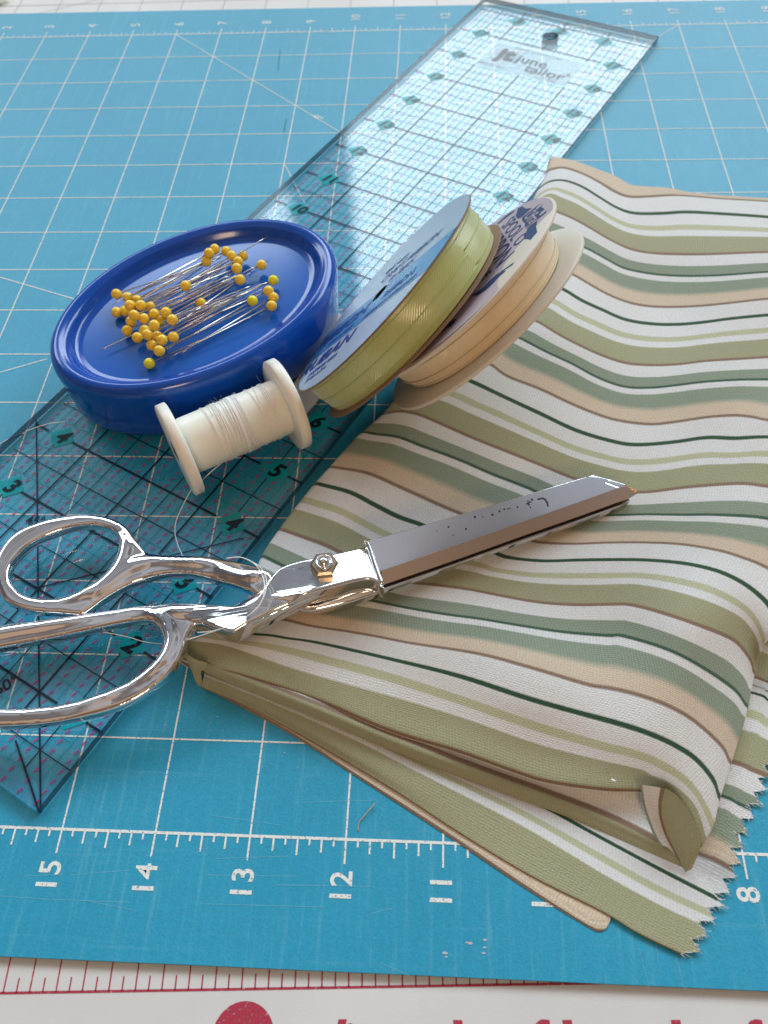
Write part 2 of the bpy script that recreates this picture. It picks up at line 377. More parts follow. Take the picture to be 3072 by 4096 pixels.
# ------------------------------------------------------------------ clear ruler
RT = V(7.73, -16.85, 0); ru = V(.47583, .87954, 0).normalized(); rv = V(ru.y, -ru.x, 0)
def rp(a, c, z): return RT + ru * a - rv * c + V(0, 0, z)
RL = 18.33; RW = 4.05
ruler = thing('quilting_ruler', 'long clear acrylic quilting ruler with black, teal and magenta grid, lying on the blue mat', 'ruler', RT + V(0, 0, .006))
# slab with the hanging hole
hc = (17.34, 2.01); hr = .17; ZB, ZT = .010, .122
def slab(parent):
    nH = 28; inner = [rp(hc[0] + hr * math.cos(2 * math.pi * i / nH), hc[1] + hr * math.sin(2 * math.pi * i / nH), 0) for i in range(nH)]
    corners = [rp(0, 0, 0), rp(RL, 0, 0), rp(RL, RW, 0), rp(0, RW, 0)]
    outer = []
    for i in range(nH):   # square ring round the hole
        a = 2 * math.pi * i / nH; k = .3 / max(abs(math.cos(a)), abs(math.sin(a))); outer.append(rp(hc[0] + k * math.cos(a), hc[1] + k * math.sin(a), 0))
    m = MB()
    for zz, flip in ((ZT, False), (ZB, True)):
        Z = V(0, 0, zz)
        for i in range(nH):
            q = [inner[i] + Z, outer[i] + Z, outer[(i + 1) % nH] + Z, inner[(i + 1) % nH] + Z]
            m.add(q if not flip else q[::-1], [(0, 1, 2, 3)])
        a0, a1, c0, c1 = hc[0] - .3, hc[0] + .3, hc[1] - .3, hc[1] + .3
        for (p, q, r, s_) in ((0, a0, 0, RW), (a1, RL, 0, RW), (a0, a1, 0, c0), (a0, a1, c1, RW)):
            f = [rp(p, r, zz), rp(q, r, zz), rp(q, s_, zz), rp(p, s_, zz)]; m.add(f if not flip else f[::-1], [(0, 1, 2, 3)])
    o = m.build('acrylic_slab', M_acr, parent); o.data.materials.append(M_acr2)
    for p in o.data.polygons:
        if p.center.z < .06: p.material_index = 1
    m = MB()
    for i in range(4):
        a, b_ = corners[i], corners[(i + 1) % 4]; m.quad(a + V(0, 0, ZB), b_ + V(0, 0, ZB), b_ + V(0, 0, ZT), a + V(0, 0, ZT))
    m.build('polished_edge', M_acr_edge, parent)
    m = MB()
    for i in range(nH): m.quad(inner[i] + V(0, 0, ZB), inner[i] + V(0, 0, ZT), inner[(i + 1) % nH] + V(0, 0, ZT), inner[(i + 1) % nH] + V(0, 0, ZB))
    m.build('hanging_hole', M_acr_edge, parent)
slab(ruler)
zk = .0160
dia = [(n, .47) for n in range(1, 18)] + [(n, 3.5) for n in range(1, 18)] + [(17.82, 1), (17.82, 2), (17.82, 3)]
def clear_of(a, c, pad=.02):
    if 15.78 < a < 16.86 and 1.0 - .01 < c < 3.0 + .01: return False
    if math.hypot(a - hc[0], c - hc[1]) < .16: return False
    return True
def rline(m, a0, c0, a1, c1, w, z, avoid=True):
    n = max(1, int(round(math.hypot(a1 - a0, c1 - c0) / .05))); run = None
    for i in range(n + 1):
        t = i / n; a = a0 + (a1 - a0) * t; c_ = c0 + (c1 - c0) * t
        ok = clear_of(a, c_) if avoid else True
        if avoid and ok:
            for (da, dc) in dia:
                if abs(a - da) / .205 + abs(c_ - dc) / .22 < .98: ok = False; break
        if ok and run is None: run = (a, c_)
        if (not ok or i == n) and run is not None:
            m.line(rp(run[0], run[1], z), rp(a, c_, z), w); run = None
m = MB(); mt = MB(); mm = MB()
for k in range(1, int(RL * 4) + 1):
    a = k / 4
    if k % 4 == 0: rline(m, a, .02, a, RW - .05, .031, zk)
    elif k % 2 == 0: rline(m, a, .02 if k % 4 else .25, a, RW - .1, .014, zk)
    else: rline(mt, a, .25, a, RW - .3, .020, zk - .0012)
for k in range(1, 16):
    c_ = k / 4
    if k % 4 == 0: rline(m, .5, c_, RL - .08, c_, .027, zk + .0006)
    elif k % 2 == 0: rline(m, .25, c_, RL - .2, c_, .014, zk + .0006)
    else: rline(mt, .25, c_, RL - .2, c_, .020, zk - .0018)
rline(m, 0, 0, 4.05, 4.05, .020, zk + .0012); rline(m, 0, .02, .44, .82, .022, zk + .0012, False)
rline(m, 1.49, 1.39, 2.6, -.0 + .3, .016, zk + .0012); rline(m, 2.0, 2.03, 3.9, .19, .018, zk + .0014)
for k in range(0, 16):
    c_ = (k + .5) / 4
    for j in range(0, int(RL * 8)):
        a = (j + .5) / 8
        if not clear_of(a, c_): continue
        if any(abs(a - da) / .17 + abs(c_ - dc) / .2 < 1.1 for da, dc in dia): continue
        mm.line(rp(a - .034, c_ + .010, zk - .0025), rp(a + .034, c_ - .010, zk - .0025), .017)
m.build('black_grid', M_ink, ruler); mt.build('teal_grid', M_teal, ruler); mm.build('magenta_dashes', M_mag, ruler)
m = MB(); mn = MB(); mg = MB()
for da, dc in dia:
    s_ = .205; m.add([rp(da + q * s_, dc + r * s_ * 1.05, zk - .003) for q, r in ((1, .12), (.12, -1), (-1, -.12), (-.12, 1))], [(0, 1, 2, 3)])
    lab = str(int(round(da))) if da != 17.82 else str(int(dc))
    put_text(mn, lab, rp(da, dc, zk + .002), rv, ru, .32 if len(lab) == 1 else .28, .012, shear=.25)
m.build('number_patches', M_dia, ruler); mn.build('inch_numbers', M_ink, ruler)
m = MB(); m.quad(rp(15.8, 1.0, zk - .003), rp(15.8, 3.0, zk - .003), rp(16.84, 3.0, zk - .003), rp(16.84, 1.0, zk - .003)); m.build('logo_panel', M_frost, ruler)
put_text(mg, 'june', rp(16.40, 1.98, zk + .001), rv, ru, .40, .006); put_text(mg, 'tailor', rp(16.12, 1.58, zk + .001), rv, ru, .40, .006); put_text(mg, '®', rp(16.25, 1.12, zk + .001), rv, ru, .12, .001)
put_text(mg, 'jt', rp(16.42, 2.58, zk + .001), rv, ru, .62, .03); put_text(mg, 'JT-733', rp(15.90, 1.40, zk + .001), rv, ru, .12, .001)
put_text(mg, 'MADE IN USA', rp(15.93, 2.70, zk + .001), rv, ru, .10, .001); put_text(mg, '© JUNE TAILOR INC. 1998', rp(16.76, 2.0, zk + .001), rv, ru, .09, .001)
for i in range(9): rline(mg, 16.2 + i * .05, 2.30, 16.2 + i * .05, 2.86, .008, zk + .0005, False)
mg.build('logo_print', M_inkg, ruler)
m = MB(); put_text(m, '45°', rp(2.74, 2.78, zk + .001), V(.9, -.1, 0), V(.1, 1, 0), .20, .004); put_text(m, '60°', rp(.86, 1.40, zk + .001), V(.8, .5, 0), V(-.5, .8, 0), .22, .004)
m.build('angle_marks', M_ink, ruler)

# ------------------------------------------------------------------ magnetic pin dish
DC = V(8.466, -9.991, 0); DA, DB, DPH = 2.198, 1.538, .7097; DZ = .126
def ell(d, z, t):
    a, b_ = DA - d, DB - d * .90; x, y = a * math.cos(t), b_ * math.sin(t)
    return DC + V(x * math.cos(DPH) - y * math.sin(DPH), x * math.sin(DPH) + y * math.cos(DPH), z)
FLOOR = .95
prof = [(2.0, DZ), (.16, DZ), (.13, DZ + .006), (.115, DZ + .04), (.115, DZ + .06), (.07, DZ + .085), (.05, .26), (.035, .5), (.014, .78), (.0, .93), (.003, 1.0), (.02, 1.06), (.055, 1.105), (.095, 1.13), (.135, 1.137), (.175, 1.13), (.205, 1.11), (.218, 1.105), (.235, 1.10), (.26, 1.08), (.295, 1.03), (.325, .985), (.35, .965), (.39, .957), (.44, FLOOR)]
dish = thing('pin_dish', 'glossy dark blue oval magnetic pin dish, heaped with ball-head pins, on the ruler', 'pin dish', DC + V(0, 0, DZ))
N = 96; vs = []; fs = []
for (d, z) in prof[1:]:
    for j in range(N): vs.append(ell(d, z, 2 * math.pi * j / N))
K = len(prof) - 1
for i in range(K - 1):
    for j in range(N): fs.append((i * N + j, i * N + (j + 1) % N, (i + 1) * N + (j + 1) % N, (i + 1) * N + j))
fs.append(tuple(range(N))[::-1])
obj('bowl', vs, fs, M_dish, dish)
vs = [ell(.435, FLOOR, 2 * math.pi * j / N) for j in range(N)]; 
obj('tray_floor', vs + [v_ - V(0, 0, .03) for v_ in vs], [tuple(range(N))] + [(j + N, (j + 1) % N + N, (j + 1) % N, j) for j in range(N)], mat('blue_tray_plastic', (.005, .10, .46), .13, spec=.6), dish, smooth=False)

# ------------------------------------------------------------------ pins (43)
def sphere(mb, c, r, k=16, q=10):
    vs = [c + V(0, 0, r)] + [c + V(r * math.sin(math.pi * i / q) * math.cos(2 * math.pi * j / k), r * math.sin(math.pi * i / q) * math.sin(2 * math.pi * j / k), r * math.cos(math.pi * i / q)) for i in range(1, q) for j in range(k)] + [c - V(0, 0, r)]
    fs = [(0, 1 + j, 1 + (j + 1) % k) for j in range(k)] + [(1 + i * k + j, 1 + (i + 1) * k + j, 1 + (i + 1) * k + (j + 1) % k, 1 + i * k + (j + 1) % k) for i in range(q - 2) for j in range(k)] + [(len(vs) - 1, 1 + (q - 2) * k + (j + 1) % k, 1 + (q - 2) * k + j) for j in range(k)]
    mb.add(vs, fs)
s2 = 1659 / 800
# head px (crop), layer height, tip px or None, colour, label (None = one of a look-alike cluster)
R_, L_ = 'r', 'l'
LR = 'orange ball-head pin in the tight cluster of heads at the left end of the dish'
PL = [
 (952, 97, .20, R_, 0, 'orange pin whose head is the topmost of all in the dish'),
 (905, 130, .26, R_, 0, 'orange pin with its head just left below the topmost head'),
 (884, 198, .16, R_, 0, 'orange pin whose head is the lowest of the three topmost left heads'),
 (1047, 115, .10, R_, 0, 'orange pin whose head sits right of the topmost pair, behind its neighbour'),
 (1092, 152, .16, R_, 0, 'orange pin with its head between the top pair and the right top head'),
 (1187, 152, .05, R_, 0, 'orange pin whose head is rightmost in the top row of heads'),
 (1145, 200, .16, R_, 0, 'orange pin with its head just below the rightmost top-row head'),
 (1135, 255, .22, R_, 0, 'orange pin whose head is lowest of the chain of heads at the upper right'),
 (1340, 228, .06, R_, 0, 'orange pin with a lone head crossed by the longest shaft at the upper right'),
 (1162, 350, .14, R_, 0, 'orange pin with a lone head below the upper right chain of heads'),
 (1438, 355, .05, R_, 1, 'lemon yellow ball-head pin farthest to the right in the dish'),
 (1398, 443, .08, R_, 0, 'orange pin whose head is topmost of the three stacked right-end heads'),
 (1438, 498, .03, R_, 0, 'orange pin whose head is the middle of the three stacked right-end heads'),
 (1424, 567, .05, R_, 0, 'orange pin whose head is lowest of the three stacked right-end heads'),
 (1265, 525, .06, R_, 1, 'lemon yellow ball-head pin left of the three stacked right-end heads'),
 (710, 400, .24, L_, 0, 'orange pin with a lone head resting on top of the shafts in mid heap'),
 (838, 545, .03, R_, 0, 'orange pin whose lone head is half hidden under the shafts in mid heap'),
 (137, 470, .10, L_, 0, 'orange pin whose head is highest and farthest left in the left cluster'),
 (228, 497, .06, L_, 0, 'orange pin with its head second from the upper left end of the cluster'),
 (308, 520, .03, L_, 0, "orange pin second in the left cluster's back row, behind the two front heads"), (248, 563, .20, L_, 0, 'orange pin whose head sits just inside the far left head of the cluster'), (338, 563, .20, L_, 0, 'orange pin whose head is right of centre at the top of the left cluster'),
 (137, 620, .02, L_, 0, 'orange pin with its head at the far left, level with the low left shaft tips'),
 (210, 610, .03, L_, 0, 'orange pin whose head shows low between the far left head and its neighbour'), (415, 575, .06, L_, 0, 'orange pin half hidden behind the top right head of the left cluster'), (450, 635, .13, L_, 0, "orange pin whose head is second from the right along the cluster's top edge"), (547, 622, .16, L_, 0, "orange pin with its head just above the cluster's rightmost one"),
 (283, 645, .22, L_, 0, 'orange pin whose head lies on top in the middle left of the cluster'), (365, 673, .13, L_, 0, 'orange pin whose head fills the middle of the left cluster'), (258, 695, .05, L_, 0, 'orange pin whose head peeks out below the middle left heads'),
 (225, 773, .01, L_, 0, 'orange pin whose head is leftmost in the lower half of the left cluster'),
 (600, 683, .24, L_, 0, 'orange pin whose head sits farthest right in the left cluster'), (500, 690, .05, L_, 0, 'orange pin whose head is tucked behind the second rightmost head'), (450, 728, .23, L_, 0, 'orange pin with its head on top, just left of the rightmost one'),
 (370, 770, .06, L_, 0, 'orange pin whose head is half hidden in the centre of the lower group'), (392, 805, .18, L_, 0, 'orange pin with its head on top in the centre of the lower group'), (475, 820, .05, L_, 0, "orange pin whose head hides behind the lower group's right side"),
 (310, 830, .05, L_, 0, 'orange pin whose head has a small chip on top, low in the left cluster'),
 (515, 850, .16, L_, 0, 'orange pin with its head directly above the lowest orange pair'),
 (608, 826, .10, L_, 0, 'orange pin with its head at the lower right corner of the left cluster'),
 (430, 893, .05, L_, 0, 'orange pin whose head is left of the lowest orange one'), (492, 940, .10, L_, 0, 'orange pin whose head is the lowest orange one, above the lone yellow head'),
 (410, 1045, .0, L_, 1, 'lemon yellow ball-head pin lying nearest the viewer in the dish')]
random.seed(11)
HR = .076
TIPS = {(1424, 567): (505, 1030), (838, 545): (-20, 945), (1340, 228): (510, 590), (338, 563): (1290, 110), (410, 1045): (1300, 640), (547, 622): (1597, 85), (1135, 255): (50, 672), (1145, 200): (60, 628), (1162, 350): (310, 945), (600, 683): (1485, 335), (137, 470): (1070, 150)}
for hx, hy, lay, side, yel, lab in PL:
    zc = FLOOR + HR + lay; head = at(400 + hx / s2, 950 + hy / s2, zc)
    if (hx, hy) in TIPS: tx, ty = TIPS[(hx, hy)]
    else:
        L = random.uniform(880, 960); an = random.uniform(22, 31) + (1.5 if side == R_ else 0)
        if 480 < hy and side == L_ and hx > 300: an -= random.uniform(0, 4)
        sg = 1 if side == L_ else -1; tx = hx + sg * L * math.cos(math.radians(an)); ty = hy - sg * L * math.sin(math.radians(an))
    tz = FLOOR + .012 + max(0, .45 * lay + random.uniform(-.02, .05)); tip = at(400 + tx / s2, 950 + ty / s2, tz)
    d = (tip - head); d = d.normalized() * min(1.62, max(1.42, d.length)); tip = head + d
    if tip.z < FLOOR + .012: tip.z = FLOOR + .012
    t = thing('straight_pin', lab or LR, 'pin', head, 'ball-head pins heaped in the blue dish')
    mb = MB(); sphere(mb, head, HR); mb.build('pin_head', M_head2 if yel else M_head, t, True)
    mb = MB(); dd = (tip - head); mb.tube([head + dd * .04, head + dd * .9, tip], [.0085, .0085, .002], 8); mb.build('pin_shaft', M_pin, t, True)

# ------------------------------------------------------------------ thread spool
SA = V(math.cos(.541), math.sin(.541), 0); SR = .625; SZ = .126; SC = V(8.535, -12.50, SZ + SR); sn = V(-SA.y, SA.x, 0); sz = V(0, 0, 1)
def lathe(prf, C0, A, e1, e2, k=64):
    vs = []; fs = []
    for (t, r) in prf:
        for j in range(k): a = 2 * math.pi * j / k; vs.append(C0 + A * t + (e1 * math.cos(a) + e2 * math.sin(a)) * r)
    for i in range(len(prf) - 1):
        for j in range(k): fs.append((i * k + j, (i + 1) * k + j, (i + 1) * k + (j + 1) % k, i * k + (j + 1) % k))
    return vs, fs
spool = thing('thread_spool', 'ivory plastic thread spool lying on its side, almost empty, against the blue dish', 'spool', SC - V(0, 0, SR))
SL = 1.66; BRd = .375
def flange(t0, t1): return [(t0, .13), (t0, SR - .02), (t0 + .012, SR), (t1 - .012, SR), (t1, SR - .02), (t1, BRd - .01)]
vs, fs = lathe(flange(0, .14), SC, SA, sn, sz); obj('flange', vs, fs, M_spool, spool)
vs, fs = lathe([(SL - a, r) for a, r in flange(0, .14)][::-1], SC, SA, sn, sz); obj('flange', vs, fs, M_spool, spool)
vs, fs = lathe([(.13, BRd - .015), (.2, BRd), (SL - .2, BRd), (SL - .13, BRd - .015)], SC, SA, sn, sz); obj('barrel', vs, fs, M_spool, spool)
vs, fs = lathe([(.0, .13), (SL, .13)], SC, SA, sn, sz, 32); obj('bore', vs, fs, M_hole, spool)
mb = MB(); random.seed(3)
def wrap(tA, tB, turns, r, rt=.0045, ph=0):
    n = int(turns * 26) + 2; pts = []
    for i in range(n):
        q = i / (n - 1); a = ph + q * turns * 2 * math.pi; t = tA + (tB - tA) * q
        pts.append(SC + SA * t + (sn * math.cos(a) + sz * math.sin(a)) * r)
    mb.tube(pts, rt, 5)
for tA, tB, turns in ((.42, .60, 1.0), (.62, .70, 3.2), (.70, .60, 2.2), (.72, 1.02, 3.0), (.80, .98, 5.2), (.95, .78, 4.1), (1.0, 1.32, 1.5), (1.30, 1.36, 2.4), (.88, 1.0, 6.3), (1.34, 1.05, 1.2), (.5, .78, 1.6), (.90, .86, 7)):
    wrap(tA, tB, turns, BRd + .006 + random.uniform(0, .007), ph=random.uniform(0, 6.28))
random.seed(8)
for i in range(16):   # fuzz
    t = random.gauss(.85, .17); a = random.uniform(.6, 2.6); p = SC + SA * t + (sn * math.cos(a) + sz * math.sin(a)) * (BRd + .01)
    q = [p]; dv = (p - (SC + SA * t)).normalized() * .012
    for _ in range(3): dv = dv + V(random.uniform(-.018, .018), random.uniform(-.018, .018), random.uniform(-.012, .015)); q.append(q[-1] + dv)
    mb.tube(q, .0007, 3)
mb.build('wound_thread', M_thread, spool, True)
def thr(mb, pts, r=.0065, n=6): mb.tube(catmull([at(x, y, z_) for x, y, z_ in pts], n), r, 6)
mb = MB()
thr(mb, [(935, 1826, .42), (900, 1842, .50), (850, 1882, .52), (802, 1927, .40), (772, 1950, .32), (743, 1999, .14), (731, 2023, .135), (706, 2080, .135), (700, 2130, .135), (709, 2172, .135), (722, 2205, .137), (740, 2240, .15)])
thr(mb, [(905, 2233, .86), (960, 2229, .88), (1011, 2250, .90), (1044, 2290, .91), (1058, 2344, .94), (1042, 2415, .93), (985, 2468, .90), (901, 2509, .84), (799, 2544, .60), (740, 2562, .5)])
thr(mb, [(985, 2236, .86), (1040, 2268, .92), (1066, 2320, .94), (1056, 2385, .95), (1012, 2447, .92), (930, 2498, .88), (850, 2524, .80), (790, 2530, .7)], .0055)
thr(mb, [(405, 2527, .16), (460, 2537, .14), (520, 2550, .135), (580, 2568, .14), (660, 2577, .16)], .0055)
mb.build('thread_tail', M_thread, spool, True)
mb = MB(); thr(mb, [(-40, 1800, .008), (0, 1776, .008), (50, 1748, .008), (96, 1731, .02), (112, 1722, .132), (150, 1708, .132), (200, 1694, .132), (262, 1686, .132)], .006)
tag(mb.build('loose_thread', M_thread, smooth=True, loc=at(100, 1730, .0)), 'short white loose thread end crossing the left edge of the ruler', 'thread')
mb = MB(); thr(mb, [(1499, 3214, .03), (1461, 3258, .02), (1436, 3290, .008), (1432, 3325, .006)], .006)
tag(mb.build('loose_thread', mat('tan_fibre', (.5, .36, .24), .8), smooth=True, loc=at(1450, 3260, 0)), 'tiny tan thread snippet on the blue mat between the 12 line and the fabric', 'thread')
# white card under the spools
m = MB(); q = [at(*p, .13) for p in ((1354, 1254), (1475, 1300), (1450, 1385), (1228, 1654), (1140, 1590))]; m.prism([(p.x, p.y) for p in q], .126, .137)
tag(m.build('paper_slip', M_card, loc=q[0]), 'small white paper slip between the blue dish and the green ribbon spool', 'paper')

# ------------------------------------------------------------------ ribbon spools
def frame(n, dirhint):
    d = (dirhint - n * dirhint.dot(n)).normalized(); return d, n.cross(d)
def disc(C0, n, R, th, rh, e1, e2, k=72, warp=0.0, seed=0):
    """flange with a hole; front face at C0, thickness th behind it"""
    rnd = random.Random(seed); ph = [rnd.uniform(0, 6.28) for _ in range(3)]
    def w(a, r): return n * (warp * (r / R) ** 2 * (math.sin(2 * a + ph[0]) + .4 * math.sin(3 * a + ph[1])))
    rings = [(rh, 0), (R * .4, 0), (R * .7, 0), (R - .008, 0), (R, -.008), (R, -th + .008), (R - .008, -th), (R * .7, -th), (R * .4, -th), (rh, -th), (rh, 0)]
    vs = []; fs = []
    for r, t in rings[:-1]:
        for j in range(k): a = 2 * math.pi * j / k; vs.append(C0 + n * t + (e1 * math.cos(a) + e2 * math.sin(a)) * r + w(a, r))
    L = len(rings) - 1
    for i in range(L):
        for j in range(k): fs.append((i * k + j, ((i + 1) % L) * k + j, ((i + 1) % L) * k + (j + 1) % k, i * k + (j + 1) % k))
    return vs, fs
def pipe(CA, nA, rA, CB, rB, e1, e2, k=96, uvw=.62, bulge=.0, rows=5):
    vs = []; fs = []; us = []
    for i in range(rows):
        t = i / (rows - 1); Ce = CA.lerp(CB, t); r = rA + (rB - rA) * t + bulge * math.sin(math.pi * t)
        for j in range(k + 1): a = 2 * math.pi * j / k; vs.append(Ce + (e1 * math.cos(a) + e2 * math.sin(a)) * r); us.append((a * rA, t * uvw))
    for i in range(rows - 1):
        for j in range(k): fs.append((i * (k + 1) + j, (i + 1) * (k + 1) + j, (i + 1) * (k + 1) + j + 1, i * (k + 1) + j + 1))
    return vs, fs, us
# green
GC, Gn, GR = V(11.125, -10.637, 1.740), V(-.7257, .2855, .626).normalized(), 1.63
Gn2 = Gn.copy(); G2 = GC - Gn * .558
pA = hit(1233, 1457, GC, Gn); pB = hit(1655, 1117, GC, Gn); gd, gu = frame(Gn, pB - pA)
gs = thing('ribbon_spool', 'cardboard spool of green satin ribbon with pale blue printed label, leaning on the cream spool', 'ribbon spool', V(11.4, -11.9, .13))
vs, fs = disc(GC - Gn * .012, Gn, GR, .018, .13, gd, gu); obj('front_flange', vs, fs, M_kraft, gs)
vs, fs = disc(G2 + Gn2 * .01, Gn2, GR - .01, .022, .13, gd, gu, warp=.012); obj('back_flange', vs, fs, M_kraft, gs)
e1g, e2g = frame(((Gn + Gn2) / 2).normalized(), gd)
CAg = GC - Gn * .030; CBg = G2 + Gn2 * .012
vs, fs, us = pipe(CAg, Gn, 1.53, CBg, 1.50, e1g, e2g, bulge=.02, rows=9); rb = obj('green_ribbon', vs, fs, M_green, gs, uvs=us)
mb = MB()
def ringtube(mb, CA, CB, t, r, rt, e1, e2, a0=0, a1=2 * math.pi, dr=0, dt=0):
    pts = [CA.lerp(CB, t + dt * i / 89) + (e1 * math.cos(a0 + (a1 - a0) * i / 89) + e2 * math.sin(a0 + (a1 - a0) * i / 89)) * (r + dr * math.sin(i * .9)) for i in range(90)]
    mb.tube(pts, rt, 6)
for t, r, dt in ((.12, 1.530, 0), (.42, 1.537, .10), (.84, 1.517, .03)): ringtube(mb, CAg, CBg, t, r, .010, e1g, e2g, dt=dt)
mb.build('ribbon_selvedge', M_gedge, rb, True)
# label: white paper disc, blue band, lettering
k = 96; lab_vs = []; R1 = GR - .012
def face_disc(C0, n, R, rh, e1, e2, lift, y0=-9, y1=9):
    """part of a flat ring between two chords e2=y0..y1"""
    bm = bmesh.new(); ro = [bm.verts.new(C0 + n * lift + (e1 * math.cos(2 * math.pi * j / k) + e2 * math.sin(2 * math.pi * j / k)) * R) for j in range(k)]
    ri = [bm.verts.new(C0 + n * lift + (e1 * math.cos(2 * math.pi * j / k) + e2 * math.sin(2 * math.pi * j / k)) * rh) for j in range(k)]
    for j in range(k): bm.faces.new((ro[j], ro[(j + 1) % k], ri[(j + 1) % k], ri[j]))
    for y, keep in ((y0, 1), (y1, -1)):
        if abs(y) < R:
            bmesh.ops.bisect_plane(bm, geom=bm.verts[:] + bm.edges[:] + bm.faces[:], plane_co=C0 + n * lift + e2 * y, plane_no=e2 * -keep, clear_outer=True)
    bm.verts.index_update(); vs = [v_.co.copy() for v_ in bm.verts]; fs = [tuple(v_.index for v_ in f.verts) for f in bm.faces]; bm.free(); return vs, fs
vs, fs = face_disc(GC, Gn, R1, .14, gd, gu, -.006); lb = obj('paper_label', vs, fs, M_label, gs, smooth=False)
ylo = (pA - GC).dot(gu); yhi = (hit(1800, 850, GC, Gn) - GC).dot(gu)
vs, fs = face_disc(GC, Gn, R1, .14, gd, gu, -.003, ylo, ylo + .70); obj('blue_band', vs, fs, M_band, lb, smooth=False)
m = MB(); O = GC + Gn * .002
def gt(txt, x, y, size, bold=.006, sx=1.0, align='CENTER'): put_text(m, txt, O + gd * x + gu * y, gd, gu, size, bold, sx=sx, align=align)
gt('RIBBON', -.80, ylo + .40, .34, .006, 1.1); gt('RUBAN', -.66, ylo - .24, .38, .008, 1.15)
gt('5/8 in x 10 ft', -.65, ylo + .13, .13); gt('polyester satin', -.50, ylo - .50, .13); gt('15 mm x 3 m', -.55, ylo - .66, .11); gt('RIBBON', .66, ylo + .32, .20, .004)
gt('CRAFT RIBBON', .35, ylo + 1.05, .20, .004); gt('RUBAN', .35, ylo + .82, .18, .004); gt('wash warm', -.15, ylo + 1.30, .13); gt('RUBAN D ARTISANAT', .62, ylo + .10, .12)
m.build('label_lettering', M_bink, lb)
vs, fs, us = pipe(GC, Gn, .128, G2, .128, gd, gu, k=32); obj('core_hole', vs, fs, M_hole, gs)
# cream
CC, Cn, CR = V(12.090, -10.713, 1.886), V(-.6775, .29, .6759).normalized(), 1.565
Cn2 = Cn.copy(); C2 = CC - Cn * .566
top = hit(2200, 800, CC, Cn); cu_, _ = frame(Cn, top - CC); cr_ = cu_.cross(Cn)
cs = thing('ribbon_spool', 'white-flanged spool of cream satin ribbon with lilac and navy label, on the striped fabric', 'ribbon spool', V(12.6, -12.2, .4))
vs, fs = disc(CC - Cn * .006, Cn, CR, .045, .13, cr_, cu_, warp=.01, seed=2); obj('front_flange', vs, fs, M_cream_card, cs)
vs, fs = disc(C2 + Cn2 * .05, Cn2, CR, .05, .13, cr_, cu_, warp=.01, seed=4); obj('back_flange', vs, fs, M_cream_card, cs)
e1c, e2c = frame(((Cn + Cn2) / 2).normalized(), cu_)
CAc = CC - Cn * .05; CBc = C2 + Cn2 * .055
vs, fs, us = pipe(CAc, Cn, 1.34, CBc, 1.22, e1c, e2c, bulge=.015, rows=9); rb = obj('cream_ribbon', vs, fs, M_cream, cs, uvs=us)
mb = MB()
for t, r, dt in ((.2, 1.335, .05), (.62, 1.285, .12), (.92, 1.24, .02)): ringtube(mb, CAc, CBc, t, r, .010, e1c, e2c, dt=dt)
mb.build('ribbon_selvedge', M_cedge, rb, True)
vs, fs = face_disc(CC, Cn, CR - .03, .14, cr_, cu_, .0); lb = obj('paper_label', vs, fs, M_pink, cs, smooth=False)
def P1c(x, y): return (1850 + x / 4.1475, 780 + y / 4.1475)
m = MB(); OC = CC + Cn * .003
def cpoly(L, lift=.0):
    pts = [hit(*P1c(*p), OC + Cn * lift, Cn) for p in L]; m.add(pts, [tuple(range(len(pts)))])
cpoly([(990, 370), (1290, 140), (1320, 150), (1310, 200), (1380, 245), (1385, 290), (1060, 550), (1030, 520), (1040, 460), (1010, 450), (985, 410)])
cpoly([(920, 220), (990, 185), (1050, 225), (1150, 215), (970, 370), (920, 390), (880, 350), (900, 290)], .0005)
cpoly([(1075, 555), (1240, 420), (1220, 520), (1245, 640), (1225, 740), (1180, 830), (1165, 770), (1110, 740), (1030, 720), (1015, 680), (1060, 600)], .0005)
cpoly([(1110, 815), (1140, 880), (1010, 1030), (870, 1140), (640, 1280), (640, 1260), (830, 1130), (960, 1020), (1060, 900)])
cpoly([(730, 1250), (600, 1360), (500, 1470), (380, 1580), (260, 1659), (130, 1670), (230, 1610), (350, 1530), (450, 1420), (560, 1320), (640, 1270)], .0005)
cpoly([(880, 260), (840, 265), (720, 340), (570, 480), (600, 475), (740, 360)])
def cpx(x, y): return ((1500 + x / 3.318 - 1850) * 4.1475, (1050 + y / 3.318 - 780) * 4.1475)
cpoly([cpx(*p) for p in ((850, 930), (900, 860), (980, 790), (1090, 735), (1050, 800), (1000, 850), (940, 870), (900, 920))])
def ct(txt, px, size, bold, sx): put_text(m, txt, hit(*P1c(*px), OC, Cn), cr_, cu_, size, bold, sx=sx)
ct("SPOOL O'", (850, 610), .30, .002, 1.05); ct('RIBBON', (575, 890), .40, .004, 1.0); ct('VALUE', (350, 1260), .20, .004, 1.0)
m.build('label_print', M_navy, lb)
m = MB(); put_text(m, 'Offray', hit(*P1c(1150, 370), OC + Cn * .003, Cn), cr_, cu_, .24, .002, sx=.9, shear=.3)
for p in ((1275, 185), (1335, 285)):
    c0 = hit(*P1c(*p), OC + Cn * .003, Cn); m.add([c0 + (cr_ * math.cos(a) + cu_ * math.sin(a)) * .055 for a in [i * .5236 for i in range(12)]], [tuple(range(12))])
m.build('label_highlight', M_pink, lb)

